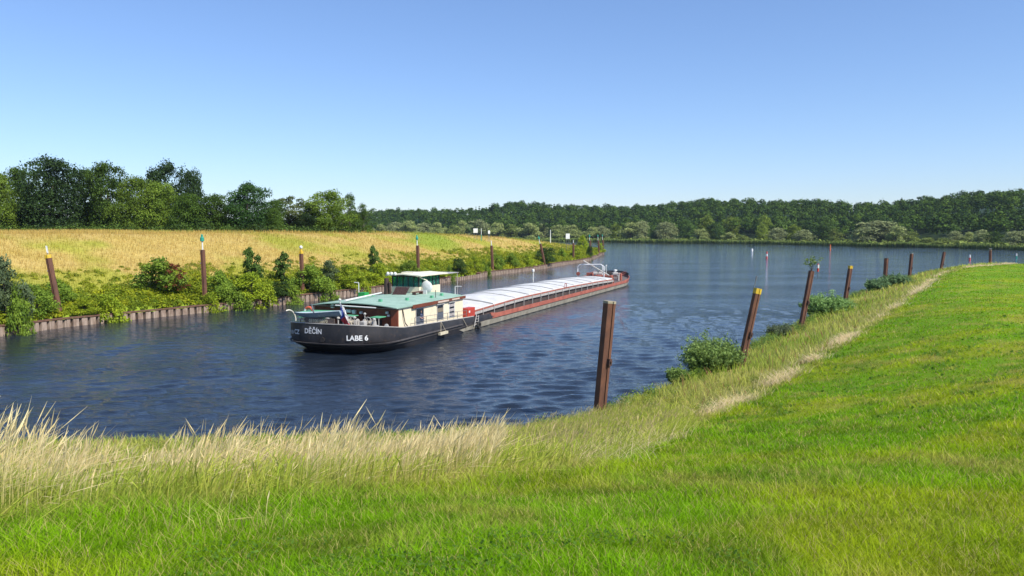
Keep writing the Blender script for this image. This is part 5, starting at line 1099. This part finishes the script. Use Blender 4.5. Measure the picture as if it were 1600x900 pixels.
def sample_near(n, r0, r1, az0, az1):
    a = np.radians(rng.uniform(az0, az1, n)); r_ = r0 * (r1 / r0) ** rng.rand(n); x = r_ * np.sin(a); y = r_ * np.cos(a); return x, y, r_
# mown grass: fine short blades
n = 600000; x, y, r_ = sample_near(n, 2.6, 250, -46, 52); md = mown_d(x, y); k = md > -0.2; x, y, r_, md = x[k], y[k], r_[k], md[k]; n = len(x)
c = col_near(x, y); tuft = fbm(x / 0.55, y / 0.55, 71); tuft2 = fbm(x / 2.4, y / 2.4, 72)
pick_ = rng.rand(n) < 0.17; c = np.where(pick_[:, None], mixc((0.33, 0.28, 0.10), (0.24, 0.22, 0.06), rng.rand(n)), c * (0.55 + 0.9 * tuft)[:, None]) * rng.uniform(0.8, 1.25, (n, 1))
edge = 1 + 1.2 * np.exp(-np.maximum(md, 0) / 1.2)
hg = (0.03 + 0.075 * tuft ** 2 + 0.04 * tuft2) * edge * np.clip((r_ / 7) ** 0.3, 0.85, 1.25) * rng.uniform(0.5, 1.4, n); wd = 0.0055 * np.maximum(1, r_ / 5.5)
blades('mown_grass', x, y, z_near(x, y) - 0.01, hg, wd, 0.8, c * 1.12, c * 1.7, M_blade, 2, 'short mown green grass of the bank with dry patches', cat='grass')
# clover and plantain in the lawn
n = 60000; x, y, r_ = sample_near(n, 2.8, 60, -44, 50); md = mown_d(x, y); kk = (md > 0.3) & (fbm(x / 0.9, y / 0.9, 88) > 0.60) & (fbm(x / 7, y / 7, 89) > 0.42); x, y, r_ = x[kk], y[kk], r_[kk]; n = len(x)
dn = rng.normal(size=(n, 3)) * 0.45 + np.array([0, 0, 1.0]); Cq = np.stack([x, y, z_near(x, y) + rng.uniform(0.02, 0.07, n)], -1)
Vq, Fq, cq = leaf_quads(Cq, 0.013 * np.maximum(1, r_ / 6), dn, mixc((0.07, 0.15, 0.02), (0.15, 0.27, 0.04), rng.rand(n)), 0.75)
tag(link('lawn_weeds', mesh_np('lawn_weeds', Vq, Fq, cq), M_blade), 'clover and small broad leaved weeds in the mown grass', 'weeds', kind='stuff')
# rough grass on the slope
n = 230000; x, y, r_ = sample_near(n, 6, 230, -46, 44); md = mown_d(x, y); ds = seg_dist(x, y, NEAR); k = (md < 0.3) & (ds > 0.2); x, y, r_, md, ds = x[k], y[k], r_[k], md[k], ds[k]; n = len(x)
tf = fbm(x / 1.3, y / 1.3, 75); tg = fbm(x / 4.5, y / 4.5, 76)
c = mixc((0.14, 0.22, 0.02), (0.30, 0.29, 0.07), np.clip(sstep(0.3, 0.7, tg) * 0.6 + rng.rand(n) * 0.5, 0, 1)); c = mixc(c, (0.56, 0.45, 0.22), (np.exp(-np.abs(md + 0.9) / 0.9) * sstep(0.48, 0.62, fbm(x / 2.0, y / 2.0, 79)) * 0.8 * (1 - 0.7 * sstep(45, 80, y)))[..., ])
red = (rng.rand(n) < 0.06) & (ds < 8); c[red] = (0.22, 0.10, 0.06)
c *= rng.uniform(0.75, 1.25, (n, 1))
hg = (0.28 + 0.45 * tf) * (0.45 + 0.55 * sstep(0, 2.0, -md)) * rng.uniform(0.5, 1.35, n) * (0.62 + 0.38 * sstep(2, 12, x)); wd = 0.009 * np.maximum(1, r_ / 11)
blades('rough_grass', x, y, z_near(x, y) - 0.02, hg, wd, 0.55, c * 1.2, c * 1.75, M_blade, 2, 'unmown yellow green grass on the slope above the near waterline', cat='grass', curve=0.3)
# leafy herbs and nettles mixed into the unmown slope
lum = []
for k in range(1500):
    x_ = rng.uniform(-12, 14); y_ = rng.uniform(8, 46); xa, ya = np.array([x_]), np.array([y_]); m_ = mown_d(xa, ya)[0]
    if m_ > -0.6 or seg_dist(xa, ya, NEAR)[0] < 0.3 or fbm(xa / 2.2, ya / 2.2, 101)[0] < 0.5: continue
    yl = rng.rand(); lum.append((x_, y_, zn(x_, y_) + 0.05, rng.uniform(0.18, 0.42), 0.8 + 0.6 * yl, 0.9 + 0.2 * yl, 1))
stuff_leaves('bank_herbs', lum, 130, 0.075, (0.09, 0.15, 0.02), (0.24, 0.31, 0.045), M_leaf, 'leafy green herbs and nettles among the dry grass of the near bank', squash=1.1, aspect=0.35, cat='weeds')
# water side herbs between the bushes
lum = []; NS = np.concatenate([[0], np.cumsum(np.linalg.norm(np.diff(NEAR, axis=0), axis=1))])
for k in range(620):
    s = rng.uniform(NS[4], NS[12]); j = np.searchsorted(NS, s) - 1; d = (NEAR[j + 1] - NEAR[j]) / (NS[j + 1] - NS[j]); q = NEAR[j] + d * (s - NS[j]) + np.array([d[1], -d[0]]) * abs(rng.normal(0.2, 0.9))
    if fbm(np.array([s / 5.0]), np.array([0.3]), 66)[0] < 0.42: continue
    rd = rng.uniform(0.25, 0.65); lum.append((q[0], q[1], zn(q[0], q[1]) + 0.05, rd, 1, 1, rng.uniform(0.6, 1.6)))
stuff_leaves('waterside_herbs', lum, 150, 0.10, (0.08, 0.15, 0.025), (0.22, 0.32, 0.05), M_leaf, 'loose green herbs and reeds right at the near waterline', squash=1.35, aspect=0.3, cat='weeds')
# flattened straw along the mown edge
n = 26000; u_ = rng.rand(n); MS = np.concatenate([[0], np.cumsum(np.linalg.norm(np.diff(MOWN, axis=0), axis=1))]); s = MS[9] + (MS[17] - MS[9]) * u_; j = np.searchsorted(MS, s) - 1; d_ = (MOWN[j + 1] - MOWN[j]) / (MS[j + 1] - MS[j])[:, None]; q = MOWN[j] + d_ * (s - MS[j])[:, None]; nn = np.stack([-d_[:, 1], d_[:, 0]], -1)
lv = fbm(s / 2.6, s * 0, 83); kk = rng.rand(n) < sstep(0.45, 0.62, lv) * (1 - 0.8 * sstep(45, 80, q[:, 1])); q = (q + nn * (rng.normal(size=n) * 0.42 + 0.5)[:, None])[kk]; n = len(q); rr_ = np.hypot(q[:, 0], q[:, 1])
c = mixc((0.60, 0.49, 0.25), (0.80, 0.67, 0.42), rng.rand(n)); blades('flattened_straw', q[:, 0], q[:, 1], z_near(q[:, 0], q[:, 1]) + 0.02, rng.uniform(0.18, 0.45, n), 0.012 * np.maximum(1, rr_ / 18), 1.6, c * 0.8, c, M_blade, 2, 'pale flattened straw along the edge of the mown grass', cat='straw')
# tall pale reed grass at the left front, in clumps
def reed_grass(name, n, lab, x0, x1, off0, off1, h0, h1, pale, seedlike=True, clump=1.1, thr=0.35, lean=0.22, wd0=0.0065, seed=5):
    g = np.random.RandomState(seed); x = g.uniform(x0, x1, n * 8); y = g.uniform(3, 44, n * 8); md = mown_d(x, y); cl = fbm(x / clump, y / clump, 90 + seed); k = (md < -off0) & (md > -off1) & (cl > thr + 0.25 * g.rand(n * 8)) & (seg_dist(x, y, NEAR) > 0.3)
    x, y, cl = x[k][:n], y[k][:n], cl[k][:n]; n = len(x); h = (h0 + (h1 - h0) * np.clip((cl - thr) * 2.2, 0, 1)) * g.uniform(0.65, 1.15, n); z = z_near(x, y) - 0.03
    windx = 0.10 * h; a = g.rand(n) * 6.283; la = g.normal(0.3, 1.2, n); ln = np.abs(g.normal(0, lean, n)); flop = g.rand(n) < 0.17; ln[flop] += 0.9
    tx = np.cos(la) * ln * h + windx; ty = np.sin(la) * ln * h; hz = h * np.where(flop, 0.6, 1); wd = wd0 * g.uniform(0.7, 1.3, n)
    side = np.stack([np.cos(a), np.sin(a), a * 0], -1); P0 = np.stack([x, y, z], -1); P1 = P0 + np.stack([tx * .18, ty * .18, hz * .45], -1); P2_ = P0 + np.stack([tx * .55, ty * .55, hz * .80], -1); P3 = P0 + np.stack([tx, ty, hz], -1)
    w0, w1 = (side * (wd / 2)[:, None]), side * (wd * (1.5 if seedlike else 0.4))[:, None]
    Vv = np.stack([P0 - w0, P0 + w0, P1 + w0 * .8, P1 - w0 * .8, P2_ + w0 * .7, P2_ - w0 * .7, P2_ * .6 + P3 * .4 + w1, P2_ * .6 + P3 * .4 - w1, P3 + w1 * .15, P3 - w1 * .15], 1).reshape(-1, 3)
    b_ = np.arange(n)[:, None] * 10; Fc = np.concatenate([b_ + np.array([[0, 1, 2, 3]]), b_ + np.array([[3, 2, 4, 5]]), b_ + np.array([[5, 4, 6, 7]]), b_ + np.array([[7, 6, 8, 9]])], 0)
    t_ = g.rand(n); cb = mixc((0.26, 0.33, 0.03), (0.44, 0.40, 0.10), t_); ct = mixc(pale[0], pale[1], t_) * g.uniform(0.8, 1.15, (n, 1)); cm = (cb + ct) / 2
    C = np.stack([cb, cb, cm, cm, ct, ct, ct, ct, ct, ct], 1).reshape(-1, 3)
    tag(link(name, mesh_np(name, Vv, Fc, C), M_blade), lab, 'grass', kind='stuff')
reed_grass('tall_reed_grass', 15000, 'tall pale dry reed grass standing along the bank at the lower left', -13, -0.3, 0.2, 6.0, 0.32, 1.02, ((0.60, 0.47, 0.21), (0.80, 0.67, 0.38)), clump=1.0, thr=0.28, wd0=0.0052, seed=5)
reed_grass('seeding_grass', 7000, 'greenish grass with reddish seed heads in front of the near pile', -2.0, 6.5, 0.3, 9, 0.3, 0.8, ((0.40, 0.40, 0.10), (0.62, 0.46, 0.26)), clump=0.9, thr=0.3, lean=0.3, wd0=0.007, seed=6)
reed_grass('leafy_reed', 30000, 'green leafy undergrowth between the stems of the tall reed grass', -13, 7, 0.0, 9, 0.26, 0.56, ((0.24, 0.33, 0.03), (0.42, 0.44, 0.08)), False, clump=0.8, thr=0.22, lean=0.6, wd0=0.016, seed=7)

# ------------------------------------------------------------------ thin summer haze
hz_ = MB().box(-2200, 2200, -300, 2000, -7, 120).build('haze', None)
m, t, out = newmat('haze_air'); pv = N(t, 'ShaderNodeVolumePrincipled'); pv.inputs['Color'].default_value = (0.72, 0.84, 1.0, 1); pv.inputs['Density'].default_value = 0.00006; pv.inputs['Anisotropy'].default_value = 0.2
t.links.new(pv.outputs[0], out.inputs['Volume']); hz_.data.materials.clear(); hz_.data.materials.append(m); tag(hz_, 'thin pale blue summer haze over the lake', 'haze', kind='stuff')
